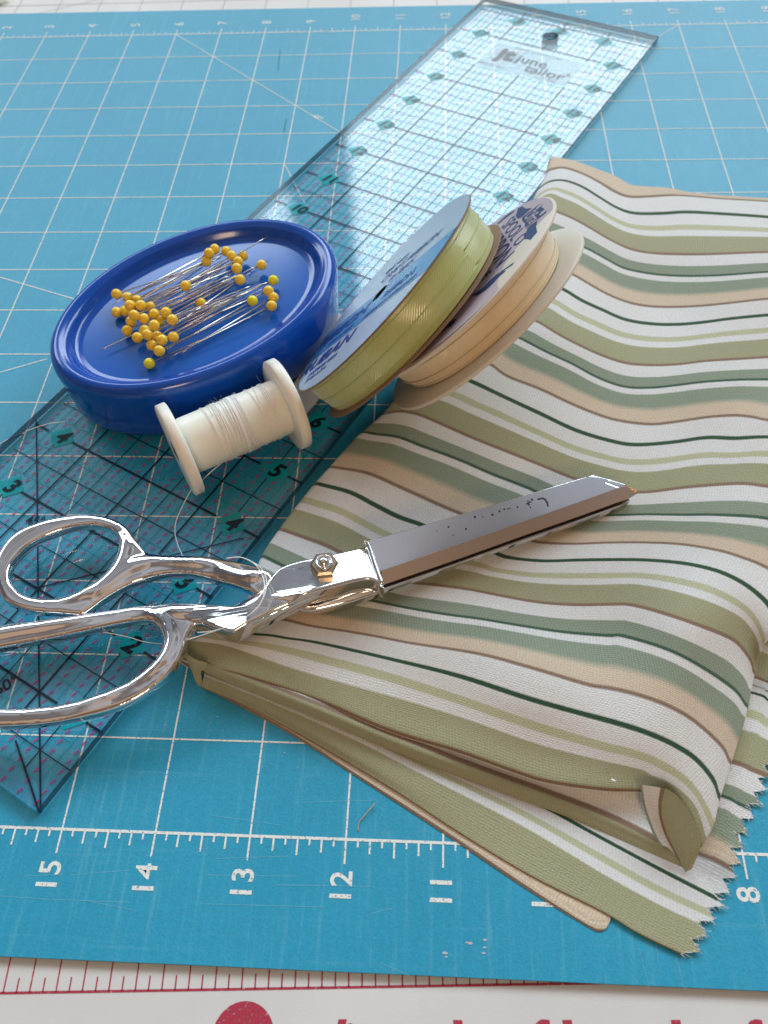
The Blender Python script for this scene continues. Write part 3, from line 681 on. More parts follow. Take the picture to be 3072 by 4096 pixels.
# ------------------------------------------------------------------ folded striped fabric
def zbump(px, py):
    def g(cx, cy, sx_, sy_, a=0):
        dx_, dy_ = px - cx, py - cy; c_, s_ = math.cos(a), math.sin(a); u_ = (dx_ * c_ + dy_ * s_) / sx_; v_ = (-dx_ * s_ + dy_ * c_) / sy_; return math.exp(-(u_ * u_ + v_ * v_))
    z = .40 + .16 * g(2150, 1000, 260, 700, -.35) + .10 * g(3000, 1350, 260, 700) - .12 * g(2640, 1250, 220, 800, .08)
    z += .30 * g(2760, 2450, 330, 420, -.3) + .16 * g(2150, 2700, 500, 200, .35) - .04 * g(1500, 1800, 300, 200)
    z += .016 * math.sin(px * .011 + py * .006) + .014 * math.sin(px * .005 - py * .013 + 1)
    return z
def crp(L, ox, oy, s_): return [(ox + x / s_, oy + y / s_) for x, y in L]
A_ = (1900, 600, 1.4155); B_ = (1500, 1500, 1.0553); D_ = (900, 1800, .9217); E_ = (700, 2400, .6994); F_ = (2400, 2500, 2.211); G_ = (750, 2450, 4.1475); H_ = (950, 2050, 2.37)
def K(fr, *L): return crp(L, *fr)
rows = [
 (-.235, [(2218, 628)] + K(A_, (560, 60), (700, 110), (800, 150), (880, 195), (960, 205), (1080, 212), (1200, 235), (1350, 252), (1500, 262), (1659, 272), (2000, 300))),
 (-.152, K(A_, (430, 110), (500, 100), (600, 130), (700, 180), (800, 240), (880, 265), (1000, 262), (1120, 255), (1250, 262), (1400, 275), (1659, 290), (2000, 320))),
 (0.0, K(A_, (365, 215), (420, 180), (500, 172), (600, 205), (700, 265), (800, 325), (900, 358), (1050, 360), (1200, 352), (1400, 362), (1659, 380), (2000, 410))),
 (.372, [(2105, 870)] + K(A_, (390, 320), (455, 345), (560, 390), (650, 440), (760, 505), (880, 560), (1000, 583), (1150, 590), (1300, 590), (1450, 585), (1659, 578), (2000, 580))),
 (.572, [(2050, 950), (2160, 930)] + K(A_, (440, 475), (540, 520), (640, 560), (750, 620), (850, 670), (1000, 700), (1150, 712), (1300, 712), (1450, 705), (1659, 690), (2000, 680))),
 (.848, [(1970, 1060), (2120, 1040)] + K(A_, (430, 660), (555, 705), (650, 760), (760, 820), (880, 865), (1000, 885), (1150, 888), (1300, 880), (1450, 865), (1659, 842), (2000, 820))),
 (1.0, [(1930, 1120), (2080, 1110)] + K(A_, (370, 740), (500, 790), (600, 850), (720, 905), (850, 960), (1000, 985), (1150, 988), (1300, 975), (1450, 955), (1659, 935), (2000, 910))),
 (1.372, [(1830, 1260), (1970, 1250)] + K(A_, (220, 930), (350, 970), (450, 1030), (550, 1085), (700, 1155), (850, 1205), (1000, 1218), (1150, 1213), (1300, 1195), (1500, 1182), (1659, 1172), (2000, 1150))),
 (1.572, [(1770, 1340), (1900, 1325)] + K(A_, (140, 1020), (255, 1065), (400, 1140), (550, 1210), (700, 1290), (850, 1340), (1000, 1345), (1150, 1330), (1300, 1312), (1500, 1300), (1659, 1298), (2000, 1290))),
 (1.848, [(1690, 1450), (1800, 1425)] + K(A_, (0, 1190), (90, 1215)) + K(B_, (560, 5), (700, 60), (850, 130), (1000, 185), (1150, 207), (1250, 200), (1400, 178), (1520, 170), (1600, 178), (1659, 190), (1900, 215))),
 (2.0, [(1650, 1510), (1750, 1490)] + K(B_, (330, 5), (400, 25), (550, 95), (700, 165), (850, 235), (1000, 280), (1100, 295), (1250, 285), (1400, 265), (1520, 268), (1659, 262), (1900, 275))),
 (2.372, [(1540, 1655), (1590, 1645)] + K(B_, (150, 158), (220, 180), (400, 260), (550, 320), (700, 380), (850, 440), (1000, 480), (1130, 495), (1300, 475), (1450, 462), (1560, 458), (1659, 470), (1900, 500))),
 (2.572, [(1462, 1728)] + K(B_, (0, 248), (100, 262), (200, 300), (350, 355), (500, 420), (650, 478), (780, 540), (930, 588), (1150, 588), (1300, 590), (1450, 590), (1659, 605), (1900, 660))),
 (2.848, [(1334, 1868), (1440, 1885)] + K(B_, (0, 425), (100, 470), (200, 515), (300, 560), (480, 630), (650, 695), (720, 708), (850, 712), (1000, 707), (1150, 707), (1300, 715), (1450, 740), (1550, 770), (1659, 815), (1850, 930))),
 (3.0, [(1274, 1936), (1400, 1970)] + K(B_, (0, 550), (100, 600), (200, 635), (350, 700), (490, 745), (560, 770), (700, 785), (850, 782), (1000, 780), (1150, 782), (1300, 795), (1420, 820), (1500, 850), (1570, 890), (1620, 930), (1659, 970), (1700, 1040))),
 (3.372, K(D_, (215, 295), (300, 325), (380, 355), (470, 400)) + [(1560, 2300)] + K(B_, (150, 875), (250, 885), (400, 905), (550, 935), (700, 960), (850, 970), (1000, 968), (1080, 970), (1200, 1000), (1350, 1050), (1500, 1110)) + K(F_, (1270, 220), (1340, 330), (1352, 400))),
 (3.572, K(D_, (150, 395), (260, 450)) + [(1330, 2370)] + K(B_, (0, 955), (150, 985), (300, 1010), (450, 1030), (600, 1055), (800, 1085), (1000, 1100)) + K(F_, (150, 85), (300, 120), (500, 180), (700, 260), (900, 370), (1100, 500), (1220, 600), (1285, 700))),
 (3.848, [(985, 2440), (1060, 2465)] + K(H_, (470, 1020), (700, 1075), (1000, 1120), (1300, 1170), (1659, 1240)) + K(E_, (850, 150), (1000, 190), (1150, 235)) + K(F_, (0, 545), (150, 570), (350, 620), (550, 690), (750, 790), (900, 900), (1020, 1010), (1100, 1100), (1140, 1190))),
 (4.0, [(880, 2520), (950, 2530)] + K(G_, (1100, 360), (1400, 385), (1659, 430)) + K(E_, (400, 120), (600, 165), (800, 215), (1000, 280), (1200, 335)) + K(F_, (150, 870), (400, 950), (650, 1060), (850, 1190), (1000, 1370), (1045, 1500))),
 (4.135, [(810, 2545)] + K(G_, (500, 430), (900, 490)) + K(E_, (270, 130), (400, 160), (600, 215), (800, 280), (1000, 350), (1200, 410)) + K(F_, (200, 1110), (450, 1190), (700, 1330), (850, 1480), (950, 1660), (985, 1740))),
 (4.215, [(768, 2566)] + K(G_, (250, 495), (700, 575)) + K(E_, (350, 200), (600, 270), (800, 330), (1000, 400), (1150, 440), (1300, 475)) + K(F_, (450, 1330), (600, 1390), (720, 1470), (840, 1600), (900, 1750), (925, 1850))),
 (4.29, [(748, 2590)] + K(G_, (200, 590), (600, 670)) + K(E_, (350, 230), (600, 312), (800, 372), (1000, 440), (1150, 480), (1300, 502)) + K(F_, (450, 1400), (590, 1430), (700, 1520), (800, 1660), (865, 1830), (890, 1930))),
 (4.345, [(742, 2622)] + K(E_, (90, 176), (200, 203), (400, 268), (600, 352), (800, 413), (950, 467), (1050, 497), (1200, 518), (1300, 522)) + K(F_, (500, 1440), (590, 1452), (690, 1530), (785, 1670), (850, 1820), (880, 1930))),
]
def zrow(v_, t, px, py):
    z = zbump(px, py)
    if t < .08: z -= (.08 - t) / .08 * .06
    if v_ < .3: z -= (.3 - v_) / .54 * .16
    if v_ >= 3.3:   # rows that roll over at the right end
        e_ = max(0, (t - .80) / .20); z = z * (1 - e_ ** 2.2) + .17 * e_ ** 2.2
    if v_ > 4.1: z = z - (v_ - 4.1) / .245 * .10
    return z
def patch(rows, zf, M_=90, sub=5, roll=None):
    G = []
    for v_, L in rows:
        pl = resample(catmull([V(x, y, 0) for x, y in L], 6), M_)
        G.append((v_, [at(p.x, p.y, zf(v_, i / (M_ - 1), p.x, p.y)) for i, p in enumerate(pl)]))
    return G
def sheet(G, sub=6):
    """smooth interpolation across control rows -> verts, faces, uvs"""
    M_ = len(G[0][1]); R = []
    for i in range(len(G) - 1):
        v1, r1 = G[i]; v2, r2 = G[i + 1]; n = max(2, int(math.ceil(abs(v2 - v1) / .03)))
        v0, r0 = G[i - 1] if i > 0 else (2 * v1 - v2, [a * 2 - b_ for a, b_ in zip(r1, r2)])
        v3, r3 = G[i + 2] if i < len(G) - 2 else (2 * v2 - v1, [b_ * 2 - a for a, b_ in zip(r1, r2)])
        for k_ in range(n):
            t = k_ / n; h = v2 - v1; row = []
            for j in range(M_):
                m1 = ((r2[j] - r1[j]) / (v2 - v1) + (r1[j] - r0[j]) / (v1 - v0)) * .5 * h; m2 = ((r3[j] - r2[j]) / (v3 - v2) + (r2[j] - r1[j]) / (v2 - v1)) * .5 * h
                row.append(r1[j] * (2 * t ** 3 - 3 * t * t + 1) + m1 * (t ** 3 - 2 * t * t + t) + r2[j] * (-2 * t ** 3 + 3 * t * t) + m2 * (t ** 3 - t * t))
            R.append((v1 + h * t, row))
    R.append(G[-1]); return R
def build_sheet(name, R, parent, mat_, both=.014):
    M_ = len(R[0][1]); vs = []; us = []; fs = []
    for v_, r in R:
        u_ = 0
        for j, p in enumerate(r):
            if j: u_ += (p - r[j - 1]).length
            vs.append(p); us.append((u_, v_))
    n = len(R)
    for i in range(n - 1):
        for j in range(M_ - 1): fs.append((i * M_ + j, (i + 1) * M_ + j, (i + 1) * M_ + j + 1, i * M_ + j + 1))
    return obj(name, vs, fs, mat_, parent, uvs=us)
fab = thing('folded_fabric', 'folded cotton fabric with green, olive, beige and white stripes and a pinked edge', 'fabric', V(12.5, -13.5, .006))
G = patch(rows, zrow, 110)
# wrap the left fold edge round and down so the cloth has real thickness there
def fold_left(G, zlow=.05, steps=6):
    out = []
    for v_, r in G:
        p = r[0]; d = (r[0] - r[2]); d.z = 0; d = d.normalized(); h = max(.02, (p.z - zlow)) / 2; ex = []
        for s_ in range(steps, 0, -1):
            a = math.pi * s_ / steps; ex.append(p + d * (math.sin(a) * min(.10, h)) + V(0, 0, -h + h * math.cos(a)))
        inn = ex[0] - d * .5; out.append((v_, [inn] + ex + r))
    return out
def fold_right(G, v0, zlow=.03, steps=6):
    out = []
    for v_, r in G:
        p = r[-1]; d = (r[-1] - r[-6]); d.z = 0; d = d.normalized(); ex = []
        h = max(.02, p.z - zlow) / 2
        for s_ in range(1, steps + 1):
            a = math.pi * s_ / steps; ex.append(p + d * (math.sin(a) * min(.05, h)) + V(0, 0, -h + h * math.cos(a)))
        ex.append(ex[-1] - d * .4); out.append((v_, r + ex))
    return out
G = fold_left(G); G = fold_right(G, 3)
R = sheet(G)
# lower fold: bend the last row under
v_, last = R[-1]; prev = R[-4][1]
for s_ in range(1, 6):
    a = math.pi * s_ / 5; row = []
    for j, p in enumerate(last):
        d = p - prev[j]; d.z = 0; d = d.normalized() if d.length > 1e-6 else V(0, -1, 0); h = .055
        row.append(p + d * (math.sin(a) * .05) + V(0, 0, -h + h * math.cos(a)))
    R.append((v_ + .018 * s_, row))
row = [p + V(-.05, .35, -.02) for p in R[-1][1]]; R.append((v_ + .15, row))
build_sheet('top_layer', R, fab, M_cloth)

# inside of the open fold at the right (the cone seen from its end)
def simple(name, rws, zf, M_=40, mat_=M_cloth, sub=6):
    G = patch(rws, zf, M_); return build_sheet(name, sheet(G), fab, mat_)
def zc(v_, t, px, py): return .0
def poly3(name, rws, M_=30, mat_=M_cloth):
    """control rows given as (v, [(px, py, z), ...])"""
    G = []
    for v_, L in rws:
        q = catmull([at(x, y, z_) for x, y, z_ in L], 6); G.append((v_, resample(q, M_)))
    return build_sheet(name, sheet(G), fab, mat_)
poly3('inner_lining', [
 (.50, [(2560, 3140, .42), (2575, 3230, .26), (2610, 3330, .16), (2640, 3380, .12)]),
 (.44, [(2590, 3142, .43), (2602, 3230, .27), (2640, 3330, .15), (2670, 3390, .11)]),
 (.385, [(2640, 3150, .44), (2632, 3230, .28), (2650, 3320, .15), (2700, 3420, .09)]),
 (.360, [(2660, 3154, .45), (2645, 3230, .29), (2662, 3320, .15), (2712, 3425, .085), (2736, 3480, .06)]),
 (.30, [(2690, 3168, .46), (2700, 3240, .36), (2712, 3330, .22), (2735, 3420, .10), (2744, 3486, .05)]),
 (.25, [(2720, 3195, .46), (2745, 3260, .40), (2760, 3340, .30), (2760, 3420, .16), (2752, 3484, .05)]),
 (.22, [(2748, 3228, .45), (2785, 3300, .40), (2803, 3360, .33), (2795, 3410, .19), (2766, 3478, .05)])])
# middle layer between top fold and lower sheet
def lin(z0, z1): return lambda t: z0 + (z1 - z0) * t
poly3('middle_layer', [
 (.470, [(800, 2590, 0.24), (1000, 2650, 0.27), (1272, 2740, 0.27), (1558, 2862, 0.25), (1900, 2985, 0.21), (2200, 3085, 0.19), (2430, 3110, 0.21), (2600, 3130, 0.21)]),
 (.455, [(800, 2605, 0.24), (1000, 2675, 0.27), (1272, 2768, 0.27), (1558, 2888, 0.24), (1900, 3012, 0.18), (2200, 3112, 0.16), (2430, 3165, 0.16), (2600, 3225, 0.12)]),
 (.44, [(800, 2610, 0.24), (1000, 2682, 0.27), (1272, 2778, 0.27), (1558, 2898, 0.23), (1900, 3026, 0.17), (2200, 3128, 0.13), (2430, 3200, 0.12), (2615, 3270, 0.09)]),
 (.385, [(802, 2622, 0.25), (1000, 2700, 0.27), (1272, 2804, 0.27), (1558, 2918, 0.23), (1900, 3050, 0.17), (2200, 3156, 0.11), (2430, 3244, 0.08), (2640, 3345, 0.08)]),
 (.360, [(804, 2640, .29), (1000, 2716, .31), (1272, 2824, .31), (1558, 2942, .26), (1900, 3074, .20), (2200, 3182, .14), (2430, 3272, .11), (2690, 3400, .08)]),
 (.30, [(806, 2664, .28), (1000, 2742, .28), (1272, 2850, .28), (1558, 2970, .23), (1900, 3100, .17), (2200, 3206, .12), (2430, 3298, .085), (2715, 3436, .065)]),
 (.26, [(814, 2682, .22), (1000, 2760, .21), (1272, 2868, .20), (1558, 2990, .16), (1900, 3120, .12), (2200, 3228, .08), (2430, 3322, .06), (2735, 3464, .045)]),
 (.225, [(822, 2692, .15), (1000, 2768, .14), (1272, 2876, .13), (1558, 3000, .10), (1900, 3130, .07), (2200, 3241, .05), (2430, 3336, .04), (2745, 3482, .03)])], 60)
poly3('turned_corner', [
 (.33, [(744, 2612, .36), (780, 2636, .36), (830, 2652, .36)]),
 (.315, [(744, 2630, .33), (776, 2652, .33), (826, 2668, .31)]),
 (.29, [(756, 2658, .27), (778, 2672, .25), (806, 2684, .22)]),
 (.26, [(770, 2692, .17), (784, 2702, .15), (806, 2708, .13)]),
 (.24, [(780, 2722, .08), (790, 2728, .07), (812, 2730, .06)]),
 (.22, [(790, 2742, .015), (806, 2746, .014), (850, 2756, .014)])], 14)

# lower sheet lying on the mat, ending in the pinked edge
def zig(p0, p1, n, amp, rnd):
    out = []
    for i in range(n):
        for k_ in range(2):
            t = (i + k_ * .5) / n; d = p1 - p0; nr = V(-d.y, d.x, 0).normalized(); out.append(p0 + d * t + nr * (amp if k_ else -amp * .4) * rnd.uniform(.6, 1.2))
    out.append(p1); return out
LOW = [  # v, left px, mid px list ; right end is on the cut line
 (0.30, [(2600, 2120), (2800, 2180), (3100, 2290), (3400, 2390)]),
 (0.62, [(2560, 2230), (2780, 2310), (3100, 2430), (3400, 2530)]),
 (1.0, [(2500, 2380), (2760, 2470), (3072, 2600), (3340, 2700)]),
 (1.135, [(2460, 2450), (2740, 2540), (3030, 2650), (3290, 2755)]),
 (1.372, [(2400, 2560), (2720, 2680), (3000, 2780), (3210, 2860)]),
 (1.572, [(2350, 2680), (2680, 2800), (2960, 2912), (3140, 2990)]),
 (1.848, [(2300, 2860), (2640, 2980), (2915, 3090), (3075, 3150)]),
]
# stripes of the lower sheet measured on its visible right part (pixel of left part, pixel at the cut edge)
lowrows = [
 (-1.15, [(2250, 2200), (2600, 2290), (2960, 2400), (3200, 2480), (3440, 2560)]),
 (-.75, [(2200, 2380), (2560, 2480), (2960, 2600), (3200, 2690), (3330, 2745)]),
 (-.628, [(2180, 2450), (2540, 2550), (2980, 2695), (3120, 2750), (3270, 2810)]),
 (-.0, [(2080, 2560), (2500, 2660), (2998, 2768), (3072, 2800), (3205, 2860)]),
 (.135, [(2060, 2640), (2480, 2740), (2985, 2850), (3060, 2885), (3150, 2925)]),
 (.212, [(2040, 2700), (2460, 2800), (2975, 2920), (3040, 2945), (3120, 2985)]),
 (.372, [(1990, 2790), (2420, 2905), (2915, 3042), (3000, 3075), (3062, 3100)]),
 (.48, [(1950, 2860), (2400, 2985), (2890, 3130), (2985, 3170), (3030, 3190)]),
 (.572, [(1900, 2900), (2380, 3030), (2868, 3176), (2950, 3212), (3005, 3236)]),
 (.628, [(1860, 2930), (2350, 3065), (2858, 3222), (2940, 3262), (2982, 3290)]),
 (.74, [(1800, 2990), (2300, 3155), (2820, 3335), (2900, 3372), (2945, 3400)]),
 (.848, [(1740, 3050), (2260, 3230), (2798, 3415), (2870, 3442), (2935, 3478)]),
]
GL = []
for v_, L in lowrows: GL.append((v_, [(x, y, .032) for x, y in L]))
def zlow(x, y): return .03 + .02 * math.sin(x * .004 + y * .007)
GL2 = []
for v_, L in lowrows: GL2.append((v_, resample(catmull([at(x, y, max(.018, zlow(x, y))) for x, y in L], 6), 70)))
low_front = [
 (.90, [(822, 2650), (1100, 2740), (1415, 2855), (1750, 2985), (2101, 3140), (2416, 3295), (2640, 3400), (2905, 3535)]),
 (.975, [(820, 2662), (1100, 2755), (1415, 2875), (1750, 3015), (2101, 3172), (2416, 3343), (2640, 3462), (2885, 3585)]),
 (1.0, [(818, 2668), (1100, 2762), (1415, 2886), (1750, 3028), (2101, 3188), (2416, 3358), (2640, 3478), (2875, 3600)]),
 (1.135, [(816, 2690), (1100, 2795), (1415, 2925), (1600, 3015), (1750, 3088), (2101, 3258), (2416, 3436), (2640, 3560), (2845, 3655)]),
 (1.212, [(816, 2704), (1100, 2818), (1415, 2958), (1600, 3052), (1750, 3128), (2101, 3310), (2416, 3498), (2640, 3620), (2815, 3702)]),
 (1.28, [(812, 2720), (1090, 2850), (1400, 3012), (1700, 3180), (2101, 3396), (2416, 3568), (2600, 3670), (2792, 3765)]),
 (1.352, [(808, 2742), (986, 2818), (1200, 2930), (1558, 3141), (1844, 3327), (2130, 3499), (2416, 3642), (2559, 3728), (2756, 3822)]),
]
def zlf(v_, t, x, y): return .035 + .10 * max(0, 1 - t * 1.6) * (1 if v_ < 1.3 else .35) + .05 * math.exp(-((v_ - 1.2) / .08) ** 2) * (1 - t)
for v_, L in low_front:
    pl = resample(catmull([V(x, y, 0) for x, y in L], 6), 70)
    GL2.append((v_, [at(p.x, p.y, zlf(v_, i / 69, p.x, p.y)) for i, p in enumerate(pl)]))
RL_ = sheet(GL2)
random.seed(21)
# pinking: push the last few vertices in a zigzag, with a little fraying
dist = 0; prev = None; newR = []
for v_, r in RL_:
    if prev is not None: dist += (r[-1] - prev).length
    prev = r[-1]; r = list(r); tri = abs((dist / .17) % 1.0 - .5) * 2; off = .13 * (tri - .5) + random.uniform(-.012, .012)
    d = (r[-1] - r[-3]).normalized()
    for k_ in range(1, 7): r[-k_] = r[-k_] + d * off * (1 - (k_ - 1) / 6)
    newR.append((v_, r))
def densify(R, n=3):
    out = []
    for (v1, r1), (v2, r2) in zip(R, R[1:]):
        for k_ in range(n): t = k_ / n; out.append((v1 + (v2 - v1) * t, [a.lerp(b_, t) for a, b_ in zip(r1, r2)]))
    out.append(R[-1]); return out
low = densify(RL_, 3); dist = 0; prev = None; newR = []
for v_, r in low:
    if prev is not None: dist += (r[-1] - prev).length
    prev = Vector(r[-1]); r = list(r); tri = abs((dist / .165) % 1.0 - .5) * 2; off = .12 * (tri - .5) + random.uniform(-.010, .010)
    d = (r[-1] - r[-3]).normalized()
    for k_ in range(1, 7): r[-k_] = r[-k_] + d * off * (1 - (k_ - 1) / 6)
    newR.append((v_, r))
# front edge folded under
v_, last = newR[-1]
for s_ in (1, 2, 3):
    a = math.pi * s_ / 3; newR.append((v_ + .012 * s_, [p + V(-.012 * math.sin(a), -.02 * math.sin(a), -.5 * max(0, p.z - .028) * (1 - math.cos(a))) for p in last]))
lowobj = build_sheet('lower_layer', newR, fab, M_cloth)
mb = MB(); rnd = random.Random(4)
for (v_, r) in newR[::2]:
    p = r[-1]; d = (r[-1] - r[-3]).normalized()
    for _ in range(3):
        q = [p - d * .02]; dv = d * rnd.uniform(.015, .03) + V(rnd.uniform(-.015, .015), rnd.uniform(-.015, .015), 0)
        for _k in range(2): q.append(q[-1] + dv); dv = dv + V(rnd.uniform(-.012, .012), rnd.uniform(-.012, .012), rnd.uniform(-.004, .006))
        mb.tube(q, .0028, 3)
mb.build('frayed_threads', mat('frayed_cotton', (.72, .72, .70), .9), lowobj, True)
# bottom-most turned piece; beige stripe rows paint in the shade on its pale cloth
poly3('bottom_layer', [
 (.80, [(860, 2730, .024), (1200, 2890, .024), (1558, 3100, .024), (1844, 3290, .024), (2130, 3460, .024), (2380, 3600, .024), (2448, 3640, .022)]),
 (.81, [(852, 2745, .023), (1180, 2910, .023), (1530, 3120, .023), (1810, 3310, .023), (2120, 3500, .022), (2360, 3650, .022), (2446, 3664, .020)]),
 (.825, [(845, 2754, .022), (1150, 2915, .022), (1480, 3122, .022), (1790, 3318, .021), (2120, 3540, .02), (2350, 3690, .018), (2432, 3700, .016)]),
 (.848, [(841, 2758, .018), (1135, 2914, .018), (1415, 3093, .018), (1772, 3324, .017), (2120, 3557, .016), (2380, 3717, .014), (2414, 3722, .012)]),
 (.856, [(842, 2764, .008), (1135, 2922, .008), (1415, 3100, .008), (1772, 3332, .008), (2120, 3565, .008), (2380, 3723, .008), (2408, 3724, .008)])], 60)
mb = MB(); mb.tube([at(2445, 3118, .42), at(2462, 3126, .42)], .012, 5)
tag(mb.build('lint_fleck', M_thread, smooth=True, loc=at(2450, 3120, .4)), 'tiny white lint fleck on the lowest olive stripe of the upper fold', 'lint')

# ------------------------------------------------------------------ scissors
XS = [(-20, .46), (7.0, .47), (8.4, .52), (9.2, .62), (9.9, .80), (10.6, .86), (11.05, .86), (14.6, .66), (30, .66)]
def ztop(x):
    for (a, za), (b_, zb) in zip(XS, XS[1:]):
        if a <= x <= b_:
            t = (x - a) / (b_ - a); t = t * t * (3 - 2 * t) if x < 11.0 else t; return za + (zb - za) * t
    return .6
def sat(px, py, dz=0):
    z = .6
    for _ in range(6): z = ztop(at(px, py, z).x) + dz
    return at(px, py, z)
sc = thing('scissors', 'large chrome dressmaking shears with the blade resting on the striped fabric', 'scissors', V(10.6, -14.2, .13))
def plate(name, outline, holes, thick, bev, mat_, parent, corners=(), dz=0, n=5, res=5, drop=None, ang=38):
    """closed outline(s) in photo pixels on the tool's upper surface -> solid with rounded edges"""
    cu = bpy.data.curves.new(name, 'CURVE'); cu.dimensions = '2D'; cu.fill_mode = 'BOTH'
    cu.extrude = max(.0005, thick / 2 - bev); cu.bevel_depth = bev; cu.bevel_resolution = res; cu.offset = -bev
    for L, cn in [(outline, corners)] + [(h, ()) for h in holes]:
        W = [sat(x, y, dz) for x, y in L]; pts = catmull([V(p.x, p.y, 0) for p in W], n, True, cn)
        sp_ = cu.splines.new('POLY'); sp_.points.add(len(pts) - 1); sp_.use_cyclic_u = True
        for q, p in zip(sp_.points, pts): q.co = (p.x, p.y, 0, 1)
    o = bpy.data.objects.new(name, cu); COL.objects.link(o); bpy.context.view_layer.update()
    me = o.to_mesh(); bm = bmesh.new(); bm.from_mesh(me); o.to_mesh_clear(); bpy.data.objects.remove(o); bpy.data.curves.remove(cu)
    bmesh.ops.remove_doubles(bm, verts=bm.verts, dist=.0002)
    # subdivide long flat faces so the sheet can follow the bend of the tool
    for _x in [x * .35 for x in range(-10, 60)]:
        bmesh.ops.bisect_plane(bm, geom=bm.verts[:] + bm.edges[:] + bm.faces[:], plane_co=(_x, 0, 0), plane_no=(1, 0, 0))
    for v_ in bm.verts: v_.co.z += ztop(v_.co.x) + dz - thick / 2 + (drop(v_.co) if drop else 0)
    bm.verts.index_update(); vs = [v_.co.copy() for v_ in bm.verts]; fs = [tuple(q.index for q in f.verts) for f in bm.faces]; bm.free()
    o = obj(name, vs, fs, mat_, parent); 
    me = o.data
    try: me.set_sharp_from_angle(angle=math.radians(ang))
    except Exception: pass
    wnm = o.modifiers.new('weighted', 'WEIGHTED_NORMAL'); wnm.keep_sharp = True; wnm.weight = 100
    return o
def sweep(mb, spine, closed=False, n=8, hmax=.118, k=20, flat=1.0):
    """cast bow / shank: smooth oval bar along a spine of (px, py, half width px)"""
    P_ = catmull([V(x, y, w) for x, y, w in spine], n, closed)
    C_ = []
    for p in P_:
        z = .6
        for _ in range(5): z = ztop(at(p.x, p.y, z).x)
        q = at(p.x, p.y, z - .115); C_.append((V(q.x, q.y, ztop(q.x) - .115), p.z / 335))
    N_ = len(C_); rings = []
    for i_, (c_, a) in enumerate(C_):
        t = (C_[(i_ + 1) % N_][0] - C_[i_ - 1][0]) if closed else (C_[min(i_ + 1, N_ - 1)][0] - C_[max(i_ - 1, 0)][0])
        t = V(t.x, t.y, 0).normalized(); s_ = V(-t.y, t.x, 0); h = min(hmax, a * 1.05)
        rings.append([c_ + s_ * a * math.copysign(abs(math.cos(u)) ** flat, math.cos(u)) + V(0, 0, h * math.copysign(abs(math.sin(u)) ** .92, math.sin(u))) for u in [2 * math.pi * q_ / k for q_ in range(k)]])
    vs = [p for r_ in rings for p in r_]; M2 = N_ if closed else N_ - 1
    fs = [(i_ * k + j_, i_ * k + (j_ + 1) % k, ((i_ + 1) % N_) * k + (j_ + 1) % k, ((i_ + 1) % N_) * k + j_) for i_ in range(M2) for j_ in range(k)]
    if not closed: fs += [tuple(range(k))[::-1], tuple((N_ - 1) * k + j_ for j_ in range(k))]
    mb.add(vs, fs)
m = MB()
sweep(m, [(6, 2295, 30), (24, 2222, 31), (92, 2150, 33), (224, 2096, 27), (350, 2077, 22), (452, 2100, 24), (503, 2152, 32), (510, 2222, 42), (468, 2300, 42), (378, 2372, 39), (246, 2421, 31), (109, 2413, 28), (36, 2368, 30)], True)
sweep(m, [(318, 2440, 14), (362, 2402, 32), (445, 2340, 48), (520, 2284, 60), (596, 2262, 50), (670, 2257, 38), (784, 2260, 38), (901, 2282, 45), (985, 2306, 46), (1045, 2320, 40)])
def fuse(name, mb, outline, hole, corners, voxel=.0145, it=42):
    pl = plate(name, outline, [hole], .17, .02, None, None, corners=corners, dz=-.028)
    mb.add([v_.co + Vector(pl.location) for v_ in pl.data.vertices], [tuple(p.vertices) for p in pl.data.polygons]); bpy.data.objects.remove(pl)
    o = obj(name, mb.v, mb.f, M_chrome, sc)
    md = o.modifiers.new('fuse', 'REMESH'); md.mode = 'VOXEL'; md.voxel_size = voxel; md.use_smooth_shade = True
    sm = o.modifiers.new('soften', 'SMOOTH'); sm.factor = .5; sm.iterations = it
    bpy.context.view_layer.update(); dg = bpy.context.evaluated_depsgraph_get(); me = bpy.data.meshes.new_from_object(o.evaluated_get(dg))
    o.modifiers.clear(); o.data = me; me.name = name
    for p in me.polygons: p.use_smooth = True
    return o
up_out = [(1085, 2290), (1066, 2278), (1003, 2254), (901, 2235), (784, 2223), (666, 2221), (600, 2214), (550, 2164), (503, 2105), (439, 2072), (345, 2056), (219, 2070), (118, 2101), (47, 2149), (-2, 2205), (-24, 2280), (-12, 2350), (24, 2405), (118, 2440), (240, 2450), (318, 2455), (345, 2442), (439, 2376), (548, 2321), (666, 2293), (784, 2297), (901, 2329), (995, 2360), (1011, 2370), (1060, 2375), (1100, 2330)]
up_hole = [(33, 2300), (60, 2352), (118, 2388), (235, 2391), (353, 2344), (431, 2282), (470, 2211), (472, 2156), (439, 2113), (353, 2096), (235, 2119), (118, 2172), (50, 2240)]
lo_out = [(1300, 2215), (1140, 2260), (1089, 2295), (1050, 2350), (1010, 2395), (950, 2420), (784, 2412), (705, 2412), (549, 2428), (0, 2505), (-200, 2545), (-330, 2620), (-380, 2740), (-300, 2850), (-100, 2900), (78, 2900), (235, 2884), (407, 2845), (533, 2798), (627, 2735), (690, 2672), (729, 2600), (748, 2540), (768, 2504), (798, 2493), (854, 2517), (924, 2534), (950, 2520), (1080, 2462), (1211, 2402), (1330, 2360)]
lo_hole = [(642, 2520), (655, 2565), (643, 2598), (611, 2650), (548, 2700), (470, 2745), (313, 2806), (157, 2832), (0, 2836), (-150, 2822), (-250, 2770), (-260, 2700), (-180, 2640), (0, 2588), (250, 2540), (470, 2493), (560, 2480), (612, 2488)]
fuse('upper_handle', m, up_out, up_hole, (0, 28, 29))
m = MB()
